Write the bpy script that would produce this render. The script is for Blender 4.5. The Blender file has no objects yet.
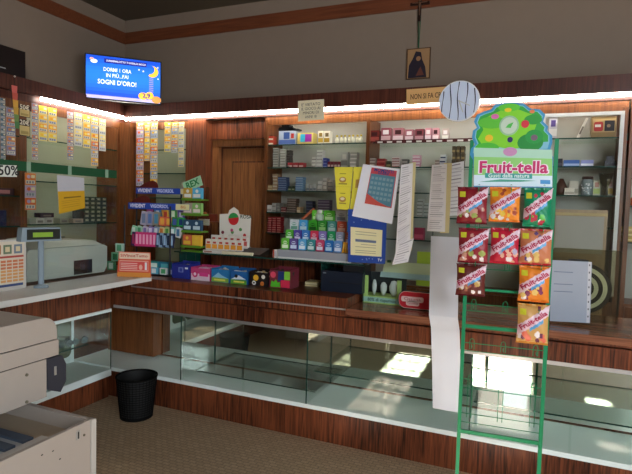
import bpy, math, random
from mathutils import Vector, Matrix
random.seed(7)
PI = math.pi
SC = bpy.context.scene
COL = SC.collection

# ------------------------------------------------------------------ camera
F, YAW, PITCH, ROLL, EYE = 518.3, .39678, .06014, .02752, 1.6
FW = Vector((-math.sin(YAW)*math.cos(PITCH), math.cos(YAW)*math.cos(PITCH), -math.sin(PITCH)))
_r = Vector((math.cos(YAW), math.sin(YAW), 0)); _u = _r.cross(FW)
RT = _r*math.cos(ROLL) + _u*math.sin(ROLL)
UP = -_r*math.sin(ROLL) + _u*math.cos(ROLL)
CAM = Vector((0, 0, EYE))
cd = bpy.data.cameras.new('camera'); cam = bpy.data.objects.new('camera', cd); COL.objects.link(cam)
cd.sensor_width = 36; cd.lens = F/632*36; cd.clip_start = .05
cam.matrix_world = Matrix(((RT.x, UP.x, -FW.x, 0), (RT.y, UP.y, -FW.y, 0), (RT.z, UP.z, -FW.z, EYE), (0, 0, 0, 1)))
SC.camera = cam

# ------------------------------------------------------------------ world, sun, daylight, exposure
w = bpy.data.worlds.new('world'); SC.world = w; w.use_nodes = True
bg = w.node_tree.nodes['Background']; bg.inputs[0].default_value = (.75, .88, 1, 1); bg.inputs[1].default_value = 3.0
sd = bpy.data.lights.new('sun', 'SUN'); sd.energy = 48; sd.angle = .012; sd.color = (1, .93, .82)
so = bpy.data.objects.new('sun', sd); COL.objects.link(so); so.location = (0, -6, 6)
so.rotation_euler = (PI/2 - math.radians(30), 0, 0)          # shines along +Y, 30 degrees down
def area(name, loc, rot, sx, sy, e, col):
    l = bpy.data.lights.new(name, 'AREA'); l.shape = 'RECTANGLE'; l.size = sx; l.size_y = sy; l.energy = e; l.color = col
    o = bpy.data.objects.new(name, l); COL.objects.link(o); o.location = loc; o.rotation_euler = rot
area('shop_window_daylight', (2.84, -.65, 1.45), (PI/2, 0, PI/2), 2.7, 1.9, 75, (.86, .93, 1))
area('added_high_fill', (2.3, -2.44, 2.7), (PI/2, 0, 0), .96, .9, 85, (.88, .94, 1))  # added fill light, set in a made-up high opening behind the camera
SC.view_settings.view_transform = 'Standard'; SC.view_settings.look = 'None'
SC.view_settings.gamma = 1; SC.view_settings.use_curve_mapping = False
SC.view_settings.exposure = 0.5

# ------------------------------------------------------------------ helpers: pixel -> point on a real plane
def ray(x, y): return FW + RT*((x-316)/F) - UP*((y-237)/F)
def onY(x, y, Y): d = ray(x, y); return CAM + d*(Y/d.y)
def onX(x, y, X): d = ray(x, y); return CAM + d*(X/d.x)
def onZ(x, y, Z): d = ray(x, y); return CAM + d*((Z-EYE)/d.z)
def plane(o, yaw):                       # coordinates (along, up) on an upright plane through o
    o = Vector(o); t = Vector((math.cos(yaw), math.sin(yaw), 0)); n = Vector((-t.y, t.x, 0))
    def f(x, y):
        d = ray(x, y); p = CAM + d*((o-CAM).dot(n)/d.dot(n)) - o
        return p.dot(t), p.z
    return f

# ------------------------------------------------------------------ materials
MATS = {}
def mat(name, col, rough=.5, metal=0, emit=0, noise=0, spec=.3):
    if name in MATS: return MATS[name]
    m = bpy.data.materials.new(name); m.use_nodes = True; nt = m.node_tree; b = nt.nodes['Principled BSDF']
    c = (*col, 1)
    b.inputs['Base Color'].default_value = c; b.inputs['Roughness'].default_value = rough
    b.inputs['Metallic'].default_value = metal; b.inputs['Specular IOR Level'].default_value = spec
    if emit: b.inputs['Emission Color'].default_value = c; b.inputs['Emission Strength'].default_value = emit
    tc = nt.nodes.new('ShaderNodeTexCoord'); n = nt.nodes.new('ShaderNodeTexNoise'); n.inputs['Scale'].default_value = 9
    r = nt.nodes.new('ShaderNodeMapRange'); k = noise or .06
    r.inputs[3].default_value = 1-k; r.inputs[4].default_value = 1+k
    mx = nt.nodes.new('ShaderNodeMix'); mx.data_type = 'RGBA'; mx.blend_type = 'MULTIPLY'; mx.inputs[0].default_value = 1
    nt.links.new(tc.outputs['Object'], n.inputs['Vector']); nt.links.new(n.outputs[0], r.inputs[0])
    mx.inputs[6].default_value = c; nt.links.new(r.outputs[0], mx.inputs[7]); nt.links.new(mx.outputs[2], b.inputs['Base Color'])
    MATS[name] = m; return m
def hexm(h, rough=.45):                  # a plain printed colour given as sRGB hex
    k = 'print_'+h+('_%d' % int(rough*100))
    if k in MATS: return MATS[k]
    c = [int(h[i:i+2], 16)/255 for i in (0, 2, 4)]; c = [x/12.92 if x < .04 else ((x+.055)/1.055)**2.4 for x in c]
    return mat(k, c, rough)
def wood(name, dark, light, rough=.35, scale=1.0, axis=2):
    m = bpy.data.materials.new(name); m.use_nodes = True; nt = m.node_tree; b = nt.nodes['Principled BSDF']
    tc = nt.nodes.new('ShaderNodeTexCoord'); mp = nt.nodes.new('ShaderNodeMapping')
    s = [34*scale]*3; s[axis] = 1.6*scale; mp.inputs['Scale'].default_value = s
    n = nt.nodes.new('ShaderNodeTexNoise'); n.inputs['Scale'].default_value = 2.2; n.inputs['Detail'].default_value = 5; n.inputs['Distortion'].default_value = .8
    n2 = nt.nodes.new('ShaderNodeTexNoise'); n2.inputs['Scale'].default_value = 1.3*scale; n2.inputs['Detail'].default_value = 2
    cr = nt.nodes.new('ShaderNodeValToRGB'); cr.color_ramp.elements[0].position = .38; cr.color_ramp.elements[1].position = .66
    cr.color_ramp.elements[0].color = (*dark, 1); cr.color_ramp.elements[1].color = (*light, 1)
    ad = nt.nodes.new('ShaderNodeMath'); ad.operation = 'MULTIPLY_ADD'; ad.inputs[1].default_value = .45; 
    nt.links.new(tc.outputs['Object'], mp.inputs[0]); nt.links.new(mp.outputs[0], n.inputs['Vector'])
    nt.links.new(tc.outputs['Object'], n2.inputs['Vector'])
    nt.links.new(n2.outputs[0], ad.inputs[0]); ml = nt.nodes.new('ShaderNodeMath'); ml.operation = 'MULTIPLY'; ml.inputs[1].default_value = .6
    nt.links.new(n.outputs[0], ml.inputs[0]); nt.links.new(ml.outputs[0], ad.inputs[2])
    nt.links.new(ad.outputs[0], cr.inputs[0]); nt.links.new(cr.outputs[0], b.inputs['Base Color'])
    b.inputs['Roughness'].default_value = rough; b.inputs['Specular IOR Level'].default_value = .3
    MATS[name] = m; return m
W_DARK = wood('rosewood', (.018, .004, .002), (.24, .066, .025), .35)
W_FAS = wood('rosewood_fascia', (.04, .011, .007), (.125, .037, .022), .35)
W_MID = wood('walnut', (.085, .026, .008), (.22, .075, .022), .35)
W_DOOR = wood('door_wood', (.15, .055, .017), (.36, .14, .045), .35)
W_SLAB = wood('slab_wood', (.13, .048, .026), (.30, .12, .065), .22, 1, 0)
W_BAND = wood('band_wood', (.13, .036, .014), (.21, .062, .024), .5, .8, 0)
W_PALE = wood('pale_wood', (.30, .20, .12), (.42, .30, .18), .45)
def glass(name, tint, refl=.08, rough=.0):
    m = bpy.data.materials.new(name); m.use_nodes = True; nt = m.node_tree; nt.nodes.clear()
    o = nt.nodes.new('ShaderNodeOutputMaterial'); t = nt.nodes.new('ShaderNodeBsdfTransparent'); t.inputs[0].default_value = (*tint, 1)
    g = nt.nodes.new('ShaderNodeBsdfGlossy'); g.inputs['Roughness'].default_value = rough; g.inputs[0].default_value = (1, 1, 1, 1)
    mx = nt.nodes.new('ShaderNodeMixShader'); fr = nt.nodes.new('ShaderNodeFresnel'); ge = nt.nodes.new('ShaderNodeNewGeometry'); mr = nt.nodes.new('ShaderNodeMapRange'); mr.inputs[3].default_value = 1.32; mr.inputs[4].default_value = 1/1.32
    nt.links.new(ge.outputs['Backfacing'], mr.inputs[0]); nt.links.new(mr.outputs[0], fr.inputs[0])
    nt.links.new(fr.outputs[0], mx.inputs[0]); nt.links.new(t.outputs[0], mx.inputs[1]); nt.links.new(g.outputs[0], mx.inputs[2])
    nt.links.new(mx.outputs[0], o.inputs[0]); MATS[name] = m; return m
GL = glass('clear_glass', (.97, .99, .98))
GLS = glass('shelf_glass', (.88, .96, .93))
PLAS = glass('clear_plastic', (.84, .83, .74), rough=.15)
GEDGE = mat('green_glass_edge', (.008, .05, .037), .15)
MIRROR = mat('mirror', (.62, .66, .60), .02, 1, noise=.01)
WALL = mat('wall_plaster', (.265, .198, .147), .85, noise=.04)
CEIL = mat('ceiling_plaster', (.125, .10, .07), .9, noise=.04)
BACK = mat('shelf_back', (.41, .405, .35), .7, noise=.03)
BACKG = mat('shelf_back_green', (.38, .39, .27), .6, noise=.03)
LED = mat('led_tube', (1, .95, .86), .4, emit=20)
ADDED_LED = mat('added_inner_glow', (1, .95, .84), .4, emit=16)  # added hidden glow that brightens the shelf interiors
WHT = mat('white_laminate', (.62, .63, .60), .35, noise=.03)
CASEW = mat('case_base_white', (.84, .93, .90), .3, noise=.03)
PAPER = mat('white_paper', (.84, .86, .92), .8, noise=.02)
ALU = mat('aluminium', (.55, .55, .56), .35, .8)
GREEN = mat('green_enamel', (.004, .20, .08), .5)
BLACK = mat('black_plastic', (.012, .012, .014), .4)
BEIGE = mat('beige_plastic', (.40, .35, .305), .5, noise=.04)
GREYP = mat('grey_plastic', (.42, .45, .40), .5, noise=.04)
DGREY = mat('dark_grey_plastic', (.035, .037, .05), .45)
YEL = hexm('e8dc4a'); CREAM = hexm('e6dfae'); BLUE = hexm('2a4a9c')

def floor_mat():
    m = bpy.data.materials.new('floor_mosaic'); m.use_nodes = True; nt = m.node_tree; b = nt.nodes['Principled BSDF']
    tc = nt.nodes.new('ShaderNodeTexCoord'); br = nt.nodes.new('ShaderNodeTexBrick'); br.inputs['Scale'].default_value = 1
    br.inputs['Color1'].default_value = (.46, .325, .20, 1); br.inputs['Color2'].default_value = (.39, .27, .16, 1); br.inputs['Mortar'].default_value = (.25, .175, .11, 1)
    br.inputs['Brick Width'].default_value = .052; br.inputs['Row Height'].default_value = .03; br.inputs['Mortar Size'].default_value = .003
    n = nt.nodes.new('ShaderNodeTexNoise'); n.inputs['Scale'].default_value = 110
    r = nt.nodes.new('ShaderNodeMapRange'); r.inputs[3].default_value = .45; r.inputs[4].default_value = 1.55
    mx = nt.nodes.new('ShaderNodeMix'); mx.data_type = 'RGBA'; mx.blend_type = 'MULTIPLY'; mx.inputs[0].default_value = 1
    L = nt.links.new; L(tc.outputs['Object'], br.inputs[0]); L(tc.outputs['Object'], n.inputs['Vector']); L(n.outputs[0], r.inputs[0])
    L(br.outputs[0], mx.inputs[6]); L(r.outputs[0], mx.inputs[7]); L(mx.outputs[2], b.inputs['Base Color']); b.inputs['Roughness'].default_value = .55
    return m
FLOOR = floor_mat()

# ------------------------------------------------------------------ mesh builder
FONT_CACHE = {}
def font_mesh(s, bold=0.0):
    k = (s, bold)
    if k not in FONT_CACHE:
        c = bpy.data.curves.new('txt', 'FONT'); c.body = s; c.size = 1; c.align_x = 'CENTER'; c.align_y = 'CENTER'; c.offset = bold; c.resolution_u = 2
        o = bpy.data.objects.new('txt', c); COL.objects.link(o); dg = bpy.context.evaluated_depsgraph_get(); dg.update()
        me = bpy.data.meshes.new_from_object(o.evaluated_get(dg))
        vs = [v.co.copy() for v in me.vertices]; fs = [tuple(p.vertices) for p in me.polygons]
        bpy.data.objects.remove(o); bpy.data.meshes.remove(me)
        xs = [v.x for v in vs] or [0, 1]; FONT_CACHE[k] = (vs, fs, max(xs)-min(xs))
    return FONT_CACHE[k]
class MB:
    def __init__(s): s.v = []; s.f = []; s.m = []; s.mats = []; s.sm = []
    def mi(s, m):
        if m not in s.mats: s.mats.append(m)
        return s.mats.index(m)
    def add(s, vs, fs, m, smooth=False):
        b = len(s.v); s.v += [Vector(v) for v in vs]; k = s.mi(m)
        for f in fs: s.f.append([b+i for i in f]); s.m.append(k); s.sm.append(smooth)
        return s
    def box(s, a, b, m, R=None, c=None):
        x0, y0, z0 = a; x1, y1, z1 = b
        vs = [Vector(p) for p in ((x0,y0,z0),(x1,y0,z0),(x1,y1,z0),(x0,y1,z0),(x0,y0,z1),(x1,y0,z1),(x1,y1,z1),(x0,y1,z1))]
        if R is not None: c = Vector(c) if c else Vector(((x0+x1)/2, (y0+y1)/2, (z0+z1)/2)); vs = [c + R @ (v-c) for v in vs]
        return s.add(vs, [(0,3,2,1),(4,5,6,7),(0,1,5,4),(1,2,6,5),(2,3,7,6),(3,0,4,7)], m)
    def rbox(s, a, b, m, r=.01, n=3):     # box with rounded vertical-plane (xz) corners, extruded along y
        x0, y0, z0 = a; x1, y1, z1 = b; P = []
        for cx, cz, a0 in ((x1-r, z1-r, 0), (x0+r, z1-r, 90), (x0+r, z0+r, 180), (x1-r, z0+r, 270)):
            for i in range(n+1): t = math.radians(a0+90*i/n); P.append((cx+r*math.cos(t), cz+r*math.sin(t)))
        return s.prism(P, y0, y1, m)
    def prism(s, P, y0, y1, m, m2=None):  # polygon in xz extruded along y
        n = len(P); vs = [(x, y0, z) for x, z in P] + [(x, y1, z) for x, z in P]
        s.add(vs, [tuple(range(n)), tuple(range(2*n-1, n-1, -1))], m)
        return s.add(vs, [(i, i+n, (i+1) % n + n, (i+1) % n) for i in range(n)], m2 or m)
    def prismx(s, P, x0, x1, m):          # polygon in yz extruded along x
        n = len(P); vs = [(x0, y, z) for y, z in P] + [(x1, y, z) for y, z in P]
        return s.add(vs, [tuple(range(n)), tuple(range(2*n-1, n-1, -1))] + [(i, i+n, (i+1) % n + n, (i+1) % n) for i in range(n)], m)
    def cyl(s, p0, p1, r, m, n=12, r1=None):
        p0, p1 = Vector(p0), Vector(p1); d = (p1-p0).normalized(); a = d.orthogonal().normalized(); b = d.cross(a); r1 = r if r1 is None else r1
        vs = [p0+(a*math.cos(2*PI*i/n)+b*math.sin(2*PI*i/n))*r for i in range(n)] + [p1+(a*math.cos(2*PI*i/n)+b*math.sin(2*PI*i/n))*r1 for i in range(n)]
        s.add(vs, [(i, (i+1) % n, (i+1) % n+n, i+n) for i in range(n)], m, True)
        return s.add(vs, [tuple(range(n-1, -1, -1)), tuple(range(n, 2*n))], m)
    def tube(s, pts, r, m, n=8):
        for a, b in zip(pts, pts[1:]): s.cyl(a, b, r, m, n)
        return s
    def lathe(s, prof, m, n=20, c=(0, 0, 0)):
        vs = []; c = Vector(c)
        for r, z in prof: vs += [c+Vector((r*math.cos(2*PI*i/n), r*math.sin(2*PI*i/n), z)) for i in range(n)]
        fs = [(k*n+i, k*n+(i+1) % n, (k+1)*n+(i+1) % n, (k+1)*n+i) for k in range(len(prof)-1) for i in range(n)]
        return s.add(vs, fs, m, True)
    def ell(s, c, rx, ry, rz, m, n=14):
        c = Vector(c); vs = []; k = n//2
        for j in range(k+1):
            t = PI*j/k
            vs += [c+Vector((rx*math.sin(t)*math.cos(2*PI*i/n), ry*math.sin(t)*math.sin(2*PI*i/n), rz*math.cos(t))) for i in range(n)]
        return s.add(vs, [(j*n+i, (j+1)*n+i, (j+1)*n+(i+1) % n, j*n+(i+1) % n) for j in range(k) for i in range(n)], m, True)
    def disc(s, cx, cz, r, y, m, n=24, rz=None, th=.0006):
        rz = rz or r
        return s.prism([(cx+r*math.cos(2*PI*i/n), cz+rz*math.sin(2*PI*i/n)) for i in range(n)], y, y+th, m)
    def pat(s, x0, z0, x1, z1, m, y=0, k=1):   # printed patch standing .4 mm proud on a front at y
        e = .0004*k; return s.box((x0, y-e, z0), (x1, y, z1), m)
    def text(s, t, size, cx, cz, m, y=0, k=2, bold=.0, width=None, ang=0, sx=1):
        vs, fs, w0 = font_mesh(t, bold); sc = size; wx = size*sx
        if width: wx = width/max(w0, .01)
        ca, sa = math.cos(ang), math.sin(ang)
        return s.add([(cx+(v.x*wx*ca-v.y*sc*sa), y-.0004*k, cz+(v.x*wx*sa+v.y*sc*ca)) for v in vs], fs, m)
    def build(s, name, parent=None, loc=(0, 0, 0), rot=0):
        me = bpy.data.meshes.new(name); me.from_pydata(s.v, [], s.f); me.update()
        for m in s.mats: me.materials.append(m)
        me.polygons.foreach_set('material_index', s.m); me.polygons.foreach_set('use_smooth', s.sm)
        o = bpy.data.objects.new(name, me); COL.objects.link(o); o.location = loc; o.rotation_euler = (0, 0, rot) if not isinstance(rot, tuple) else rot
        if parent: o.parent = parent
        return o
def tag(o, label=None, cat=None, group=None, kind=None):
    if label: o['label'] = label
    if cat: o['category'] = cat
    if group: o['group'] = group
    if kind: o['kind'] = kind
    return o
def thing(name, label, cat, loc=(0, 0, 0), rot=0, group=None):
    o = bpy.data.objects.new(name, None); COL.objects.link(o); o.location = loc; o.rotation_euler = (0, 0, rot) if not isinstance(rot, tuple) else rot
    o.empty_display_size = .05
    return tag(o, label, cat, group)
def dup(o, loc=None, rot=None, label=None, parent=None):
    c = o.copy(); COL.objects.link(c)
    if parent: c.parent = parent
    if loc is not None: c.location = loc
    if rot is not None: c.rotation_euler = (0, 0, rot)
    if label: c['label'] = label
    for ch in list(o.children): dup(ch, parent=c)
    return c
def struct(name, mb, **k): return tag(mb.build(name, **k), kind='structure')

# ------------------------------------------------------------------ the room
YW, XW, XR, YB, ZC = 4.65, -4.35, 2.9, -2.5, 3.52
ZB0 = onY(125.6, 44.6, YW).z; ZB1 = onY(125.6, 33.2, YW).z; ZC = onY(125, 20.9, YW).z
struct('floor', MB().box((XW-.1, YB-.1, -.05), (XR+.1, YW+.1, 0), FLOOR))
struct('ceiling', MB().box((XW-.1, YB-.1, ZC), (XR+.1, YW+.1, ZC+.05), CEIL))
struct('wall_front', MB().box((XW-.1, YW, 0), (XR+.1, YW+.1, ZC), WALL))
struct('wall_left', MB().box((XW-.1, YB-.1, 0), (XW, YW, ZC), WALL))
struct('wall_right', MB().box((XR, YB-.1, 0), (XR+.1, -2.0, ZC), WALL).box((XR, .7, 0), (XR+.1, YW, ZC), WALL).box((XR, -2.0, 0), (XR+.1, .7, .5), WALL).box((XR, -2.0, 2.4), (XR+.1, .7, ZC), WALL))
struct('trim_1', MB().box((XW, YW-.012, ZB0), (XR, YW, ZB1), W_BAND))
struct('trim_2', MB().box((XW, YB, ZB0), (XW+.012, YW-.012, ZB1), W_BAND))
# back wall; openings made up to shape sun patches and house the high fill
ops = [(1.8, 2.8, 2.22, 3.18), (-.38, .06, 2.04, 2.93), (-1.32, -.94, 2.45, 3.0), (.50, .66, 2.80, 2.92)]
xs = sorted({XW-.1, XR+.1} | {v for o in ops for v in o[:2]}); zs = sorted({0, ZC} | {v for o in ops for v in o[2:]})
wb = MB()
for a, b in zip(xs, xs[1:]):
    for c, d in zip(zs, zs[1:]):
        mx_, mz_ = (a+b)/2, (c+d)/2
        if not any(o[0] < mx_ < o[1] and o[2] < mz_ < o[3] for o in ops): wb.box((a, YB-.1, c), (b, YB, d), WALL)
struct('wall_back', wb)
def muntin(n, x0, x1, z0, z1, nx, nz):
    m = MB(); t = .018
    for i in range(nx+1): x = x0+(x1-x0-t)*i/nx; m.box((x, YB-.07, z0), (x+t, YB-.04, z1), WHT)
    for i in range(nz+1): z = z0+(z1-z0-t)*i/nz; m.box((x0+t, YB-.07, z), (x1-t, YB-.04, z+t), WHT)
    struct('unseen_window_%d' % n, m)
muntin(5, 1.8, 2.8, 2.22, 3.18, 3, 1); muntin(2, -.38, .06, 2.04, 2.93, 1, 1); muntin(3, -1.32, -.94, 2.45, 3.0, 4, 3)  # bars for the invented openings, out of view
wr0 = MB().box((XR+.01, -2.0, .5), (XR+.05, -1.96, 2.4), WHT).box((XR+.01, .66, .5), (XR+.05, .7, 2.4), WHT).box((XR+.01, -1.96, .5), (XR+.05, .66, .54), WHT).box((XR+.01, -1.96, 2.36), (XR+.05, .66, 2.4), WHT).box((XR+.01, -.67, .54), (XR+.05, -.63, 2.36), WHT)
struct('unseen_window_1', wr0)
struct('door_1', MB().box((-.98, YB+.001, .081), (-.12, YB+.02, 1.879), W_DOOR).box((-1.05, YB+.001, 0), (-.98, YB+.03, 1.95), W_DARK).box((-.12, YB+.001, 0), (-.05, YB+.03, 1.95), W_DARK).box((-.98, YB+.001, 1.88), (-.12, YB+.03, 1.95), W_DARK).box((-.98, YB+.001, 0), (-.12, YB+.03, .08), W_DARK))

# fascia boards and light strips over the shelving
ZF0, ZF1, ZT = 2.46, 2.585, 2.335
YS, XS, YBK, XBK = 4.3, -4.03, 4.62, -4.32          # shelving fronts and backs
f = MB().box((XS, YS-.055, ZF0), (XR, YS, ZF1), W_FAS).box((XS, YS, ZF0-.045), (XR, YS+.012, ZF1-.021), W_FAS).box((XS, YS+.0005, ZF1-.02), (XR, YW, ZF1), W_FAS)
struct('trim_3', f)
f = MB().box((XS, YB, ZF0+.016), (XS+.055, YS-.056, ZF1+.01), W_FAS).box((XS-.012, YB, ZF0-.045), (XS, YS+.03, ZF1-.021), W_FAS).box((XW, YB, ZF1-.02), (XS-.0005, YW, ZF1), W_FAS)
struct('trim_4', f)
def led(a, b, label): tag(MB().box(a, b, LED).build('seen_or_added_tube'), label, 'lamp')
led((XS+.051, YS-.05, 2.432), (XR-.02, YS-.028, 2.459), 'long lit light tube running under the brown fascia over the shelves facing us')
led((XS+.028, 3.27, 2.446), (XS+.05, YS-.057, 2.475), 'lit light tube under the left fascia above the scratch cards')

# wooden wall panelling beside the door, door in its frame
struct('wall_panel', MB().box((-3.21, YS, 0), (-3.0, YBK+.03, ZF0-.046), W_DARK).box((-3.0, YS+.08, 2.225), (-2.35, YS+.11, ZF0-.046), W_DARK))
YD = 4.42
dz1 = onY(225, 139.5, YD).z
struct('door_frame', MB().box((-3.0, YD, 0), (-2.93, YD+.12, dz1), W_DOOR).box((-2.93, YD, dz1-.07), (-2.35, YD+.12, dz1), W_DOOR)
       .box((-2.93, YD+.05, 0), (-2.915, YD+.12, dz1-.07), W_DARK).box((-2.915, YD+.05, dz1-.085), (-2.35, YD+.12, dz1-.07), W_DARK))
d = MB().box((-2.915, YD+.06, .005), (-2.35, YD+.10, dz1-.085), W_DOOR)
d.box((-2.80, YD+.052, 1.1), (-2.35, YD+.06, 2.02), W_DARK).box((-2.785, YD+.045, 1.115), (-2.35, YD+.06, 2.005), W_DOOR)
for i in range(1, 6): d.box((-2.785+i*.085, YD+.0435, 1.115), (-2.782+i*.085, YD+.045, 2.005), W_DARK)
struct('door_2', d)

# ------------------------------------------------------------------ shelving
ZSH = [2.155, 1.945, 1.732, 1.530, 1.338]
def bay(x0, x1, label, zs, back=BACK, front=YS, left=True, right=True, name='shelving_unit', trim=W_MID):
    t = thing(name, label, 'shelves', ((x0+x1)/2, (front+YBK)/2, 0)); ox, oy = t.location.x, t.location.y
    def P(mb, n): return mb.build(n, t, (-ox, -oy, 0))
    P(MB().box((x0, YBK, 0), (x1, YBK+.018, ZF0-.05), back), 'back_panel')
    s = .03
    if left: P(MB().box((x0, front+.002, 0), (x0+s, YBK-.001, ZT+.03), W_MID), 'side_panel')
    if right: P(MB().box((x1-s, front+.002, 0), (x1, YBK-.001, ZT+.03), W_MID), 'side_panel')
    P(MB().box((x0, front+.012, ZT), (x1, front+.034, 2.413), trim), 'top_rail')
    P(MB().box((x0+s, front+.02, .08), (x1-s, YBK-.002, .95), W_MID).box((x0+s, front+.05, 0), (x1-s, front+.08, .079), W_DARK), 'base_cabinet')
    P(MB().box((x0+.04, front+.045, ZT+.03), (x1-.04, front+.06, ZT+.045), ADDED_LED), 'seen_or_added_tube')  # unseen glowing strip added behind the rail to light the shelves
    k = max(1, round((x1-x0)/.5))
    for i in range(k):
        a = x0+s+(x1-x0-2*s)*i/k; b = x0+s+(x1-x0-2*s)*(i+1)/k
        dr = P(MB().box((a+.006, front+.003, .1), (b-.006, front+.019, .93), W_MID), 'cabinet_door')
        MB().cyl(((a+b)/2-ox, front-.022-oy, .80), ((a+b)/2-ox, front+.003-oy, .80), .012, ALU).build('knob', dr, (ox, oy, 0))
    for z in zs:
        m = MB().box((x0+s+.001, front+.012, z-.008), (x1-s-.001, YBK-.001, z), GLS)
        m.box((x0+s+.001, front+.0095, z-.009), (x1-s-.001, front+.0115, z+.0005), GEDGE); P(m, 'glass_shelf')
    return t
bay(-3.90, -3.21, 'glass shelf bay in the corner behind two groups of hanging scratch cards', [2.13, 1.89, 1.64, 1.40], BACKG)
bay(-2.35, -1.33, 'shelf bay right of the wooden door, stacked with small packs', ZSH)
bay(-1.329, 0.0, 'wide shelf bay behind the posters and hanging receipts', ZSH, left=False)
tb = bay(0.001, .585, 'shelf bay with white metal frame right of the sweets stand', ZSH[:3]+[1.50], left=False)
ox, oy = tb.location.x, tb.location.y
m = MB().box((.02, YS-.014, 1.0), (.045, YS, 2.335), WHT).box((.535, YS-.014, 1.0), (.56, YS, 2.335), WHT).box((.045, YS-.014, 2.31), (.535, YS, 2.335), WHT)
m.build('white_frame', tb, (-ox, -oy, 0))
bay(.60, 1.6, 'shelf bay at the right edge of the photo', [2.10, 1.86, 1.66, 1.40], left=True)

def lbay(y0, y1, label, zs, back=BACKG):
    t = thing('shelving_unit', label, 'shelves', ((XS+XBK)/2, (y0+y1)/2, 0)); ox, oy = t.location.x, t.location.y
    def P(mb, n): return mb.build(n, t, (-ox, -oy, 0))
    P(MB().box((XBK-.018, y0, 0), (XBK, y1, ZF0-.05), back), 'back_panel')
    for a in (y0, y1-.03): P(MB().box((XBK+.001, a, 0), (XS-.002, a+.03, ZT+.03), W_MID), 'side_panel')
    P(MB().box((XS-.03, y0, ZT+.01), (XS-.001, y1, 2.42), W_MID), 'top_rail')
    P(MB().box((XS-.06, y0+.04, ZT+.03), (XS-.045, y1-.04, ZT+.045), ADDED_LED), 'seen_or_added_tube')  # likewise added out of sight, to brighten the left bay
    P(MB().box((XBK+.001, y0+.03, .0), (XS-.02, y1-.03, .95), W_MID), 'base_cabinet')
    for z in zs:
        m = MB().box((XBK+.001, y0+.031, z-.008), (XS-.012, y1-.031, z), GLS).box((XS-.0115, y0+.031, z-.009), (XS-.0095, y1-.031, z+.0005), GEDGE); P(m, 'glass_shelf')
lbay(3.13, 4.24, 'left wall shelf bay behind the hanging scratch cards', [2.12, 1.75, 1.37])
lbay(1.6, 3.129, 'left wall shelf bay at the left edge with the blue boxes', [2.12, 1.615, 1.36], BACK)
struct('trim_5', MB().box((XS-.05, 4.24, 0), (-3.90, YS+.05, 2.41), W_MID))

# ------------------------------------------------------------------ counter facing us
YC = 3.2
t = thing('display_counter', 'long rosewood shop counter with lit-up glass display cases in its front', 'counter', (-1, 3.5, 0))
def P(mb, n, par=None, label=None):
    o = mb.build(n, par or t, (1, -3.5, 0))
    if label: o['label'] = label
    return o
CX0, CX1 = -3.10, 1.9
P(MB().box((CX0-.45, YC+.005, 0), (CX1, YC+.03, .21), W_DARK).box((CX0-.45, YC+.031, .03), (CX1, YC+.5, .2), W_DARK), 'kick_board')
P(MB().box((CX0-.45, YC, .211), (CX1, YC+.45, .24), CASEW), 'case_base', label='pale grey-white case base')
P(MB().box((CX0, YC, .735), (CX1, YC+.035, .757), ALU).box((CX0, YC+.036, .745), (CX1, YC+.45, .757), CASEW), 'top_rail', label='pale metal rail')
P(MB().box((CX0-.45, YC-.0, .758), (CX1, YC+.55, .868), W_DARK), 'lower_fascia')
P(MB().box((CX0-.45, YC-.018, .878), (-1.10, YC+.55, 1.0), W_DARK), 'drawer_box')
P(MB().box((CX0+.2, YC-.022, .922), (-1.10, YC-.0185, .932), ALU), 'metal_strip', label='thin metal strip')
P(MB().box((-1.099, YC, .878), (CX1, YC+.55, .898), W_DARK), 'drawer_box')
P(MB().box((-1.099, YC-.045, .899), (CX1, YC+.6, .938), W_SLAB), 'worktop', label='lighter polished wood worktop')
P(MB().box((CX0-.45, YC+.47, .241), (CX1, YC+.55, .757), W_DARK), 'rear_panel')
P(MB().box((-2.98, YC+.462, .25), (CX1-.01, YC+.469, .733), MIRROR), 'mirror_back', label='mirrored back of the cases')
P(MB().box((CX0-.4, YC+.35, .25), (-2.99, YC+.46, .733), W_MID), 'end_panel')
divs = [-2.432, -1.382, -.30, .80]
for x in divs:
    P(MB().box((x-.004, YC+.004, .2405), (x+.004, YC+.455, .734), GL).box((x-.0045, YC+.0005, .2405), (x+.0045, YC+.0035, .7345), GEDGE).box((x-.0045, YC+.4555, .2405), (x+.0045, YC+.4615, .7345), GEDGE), 'glass_divider', label='green-edged glass divider')
pj = [-2.432, -1.90, -1.382, -.84, -.30, .235, .80, 1.3, 1.85]
for i, (a, b) in enumerate(zip(pj, pj[1:])):
    o = .006 if i % 2 else .016
    P(MB().box((a+.006, YC+o, .2405), (b+(.02 if i % 2 == 0 else -.006), YC+o+.005, .734), GL), 'glass_door')
for x0, x1, z in ((-1.37, -.31, .44), (-.29, .79, .41), (.81, 1.88, .41)):
    P(MB().box((x0, YC+.10, z), (x1, YC+.455, z+.007), GLS).box((x0, YC+.096, z-.001), (x1, YC+.0995, z+.008), GEDGE), 'glass_shelf')
P(MB().box((-2.42, YC+.18, .262), (-1.39, YC+.455, .267), GL).box((-2.42, YC+.176, .261), (-1.39, YC+.1795, .268), GEDGE), 'glass_shelf')
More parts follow.
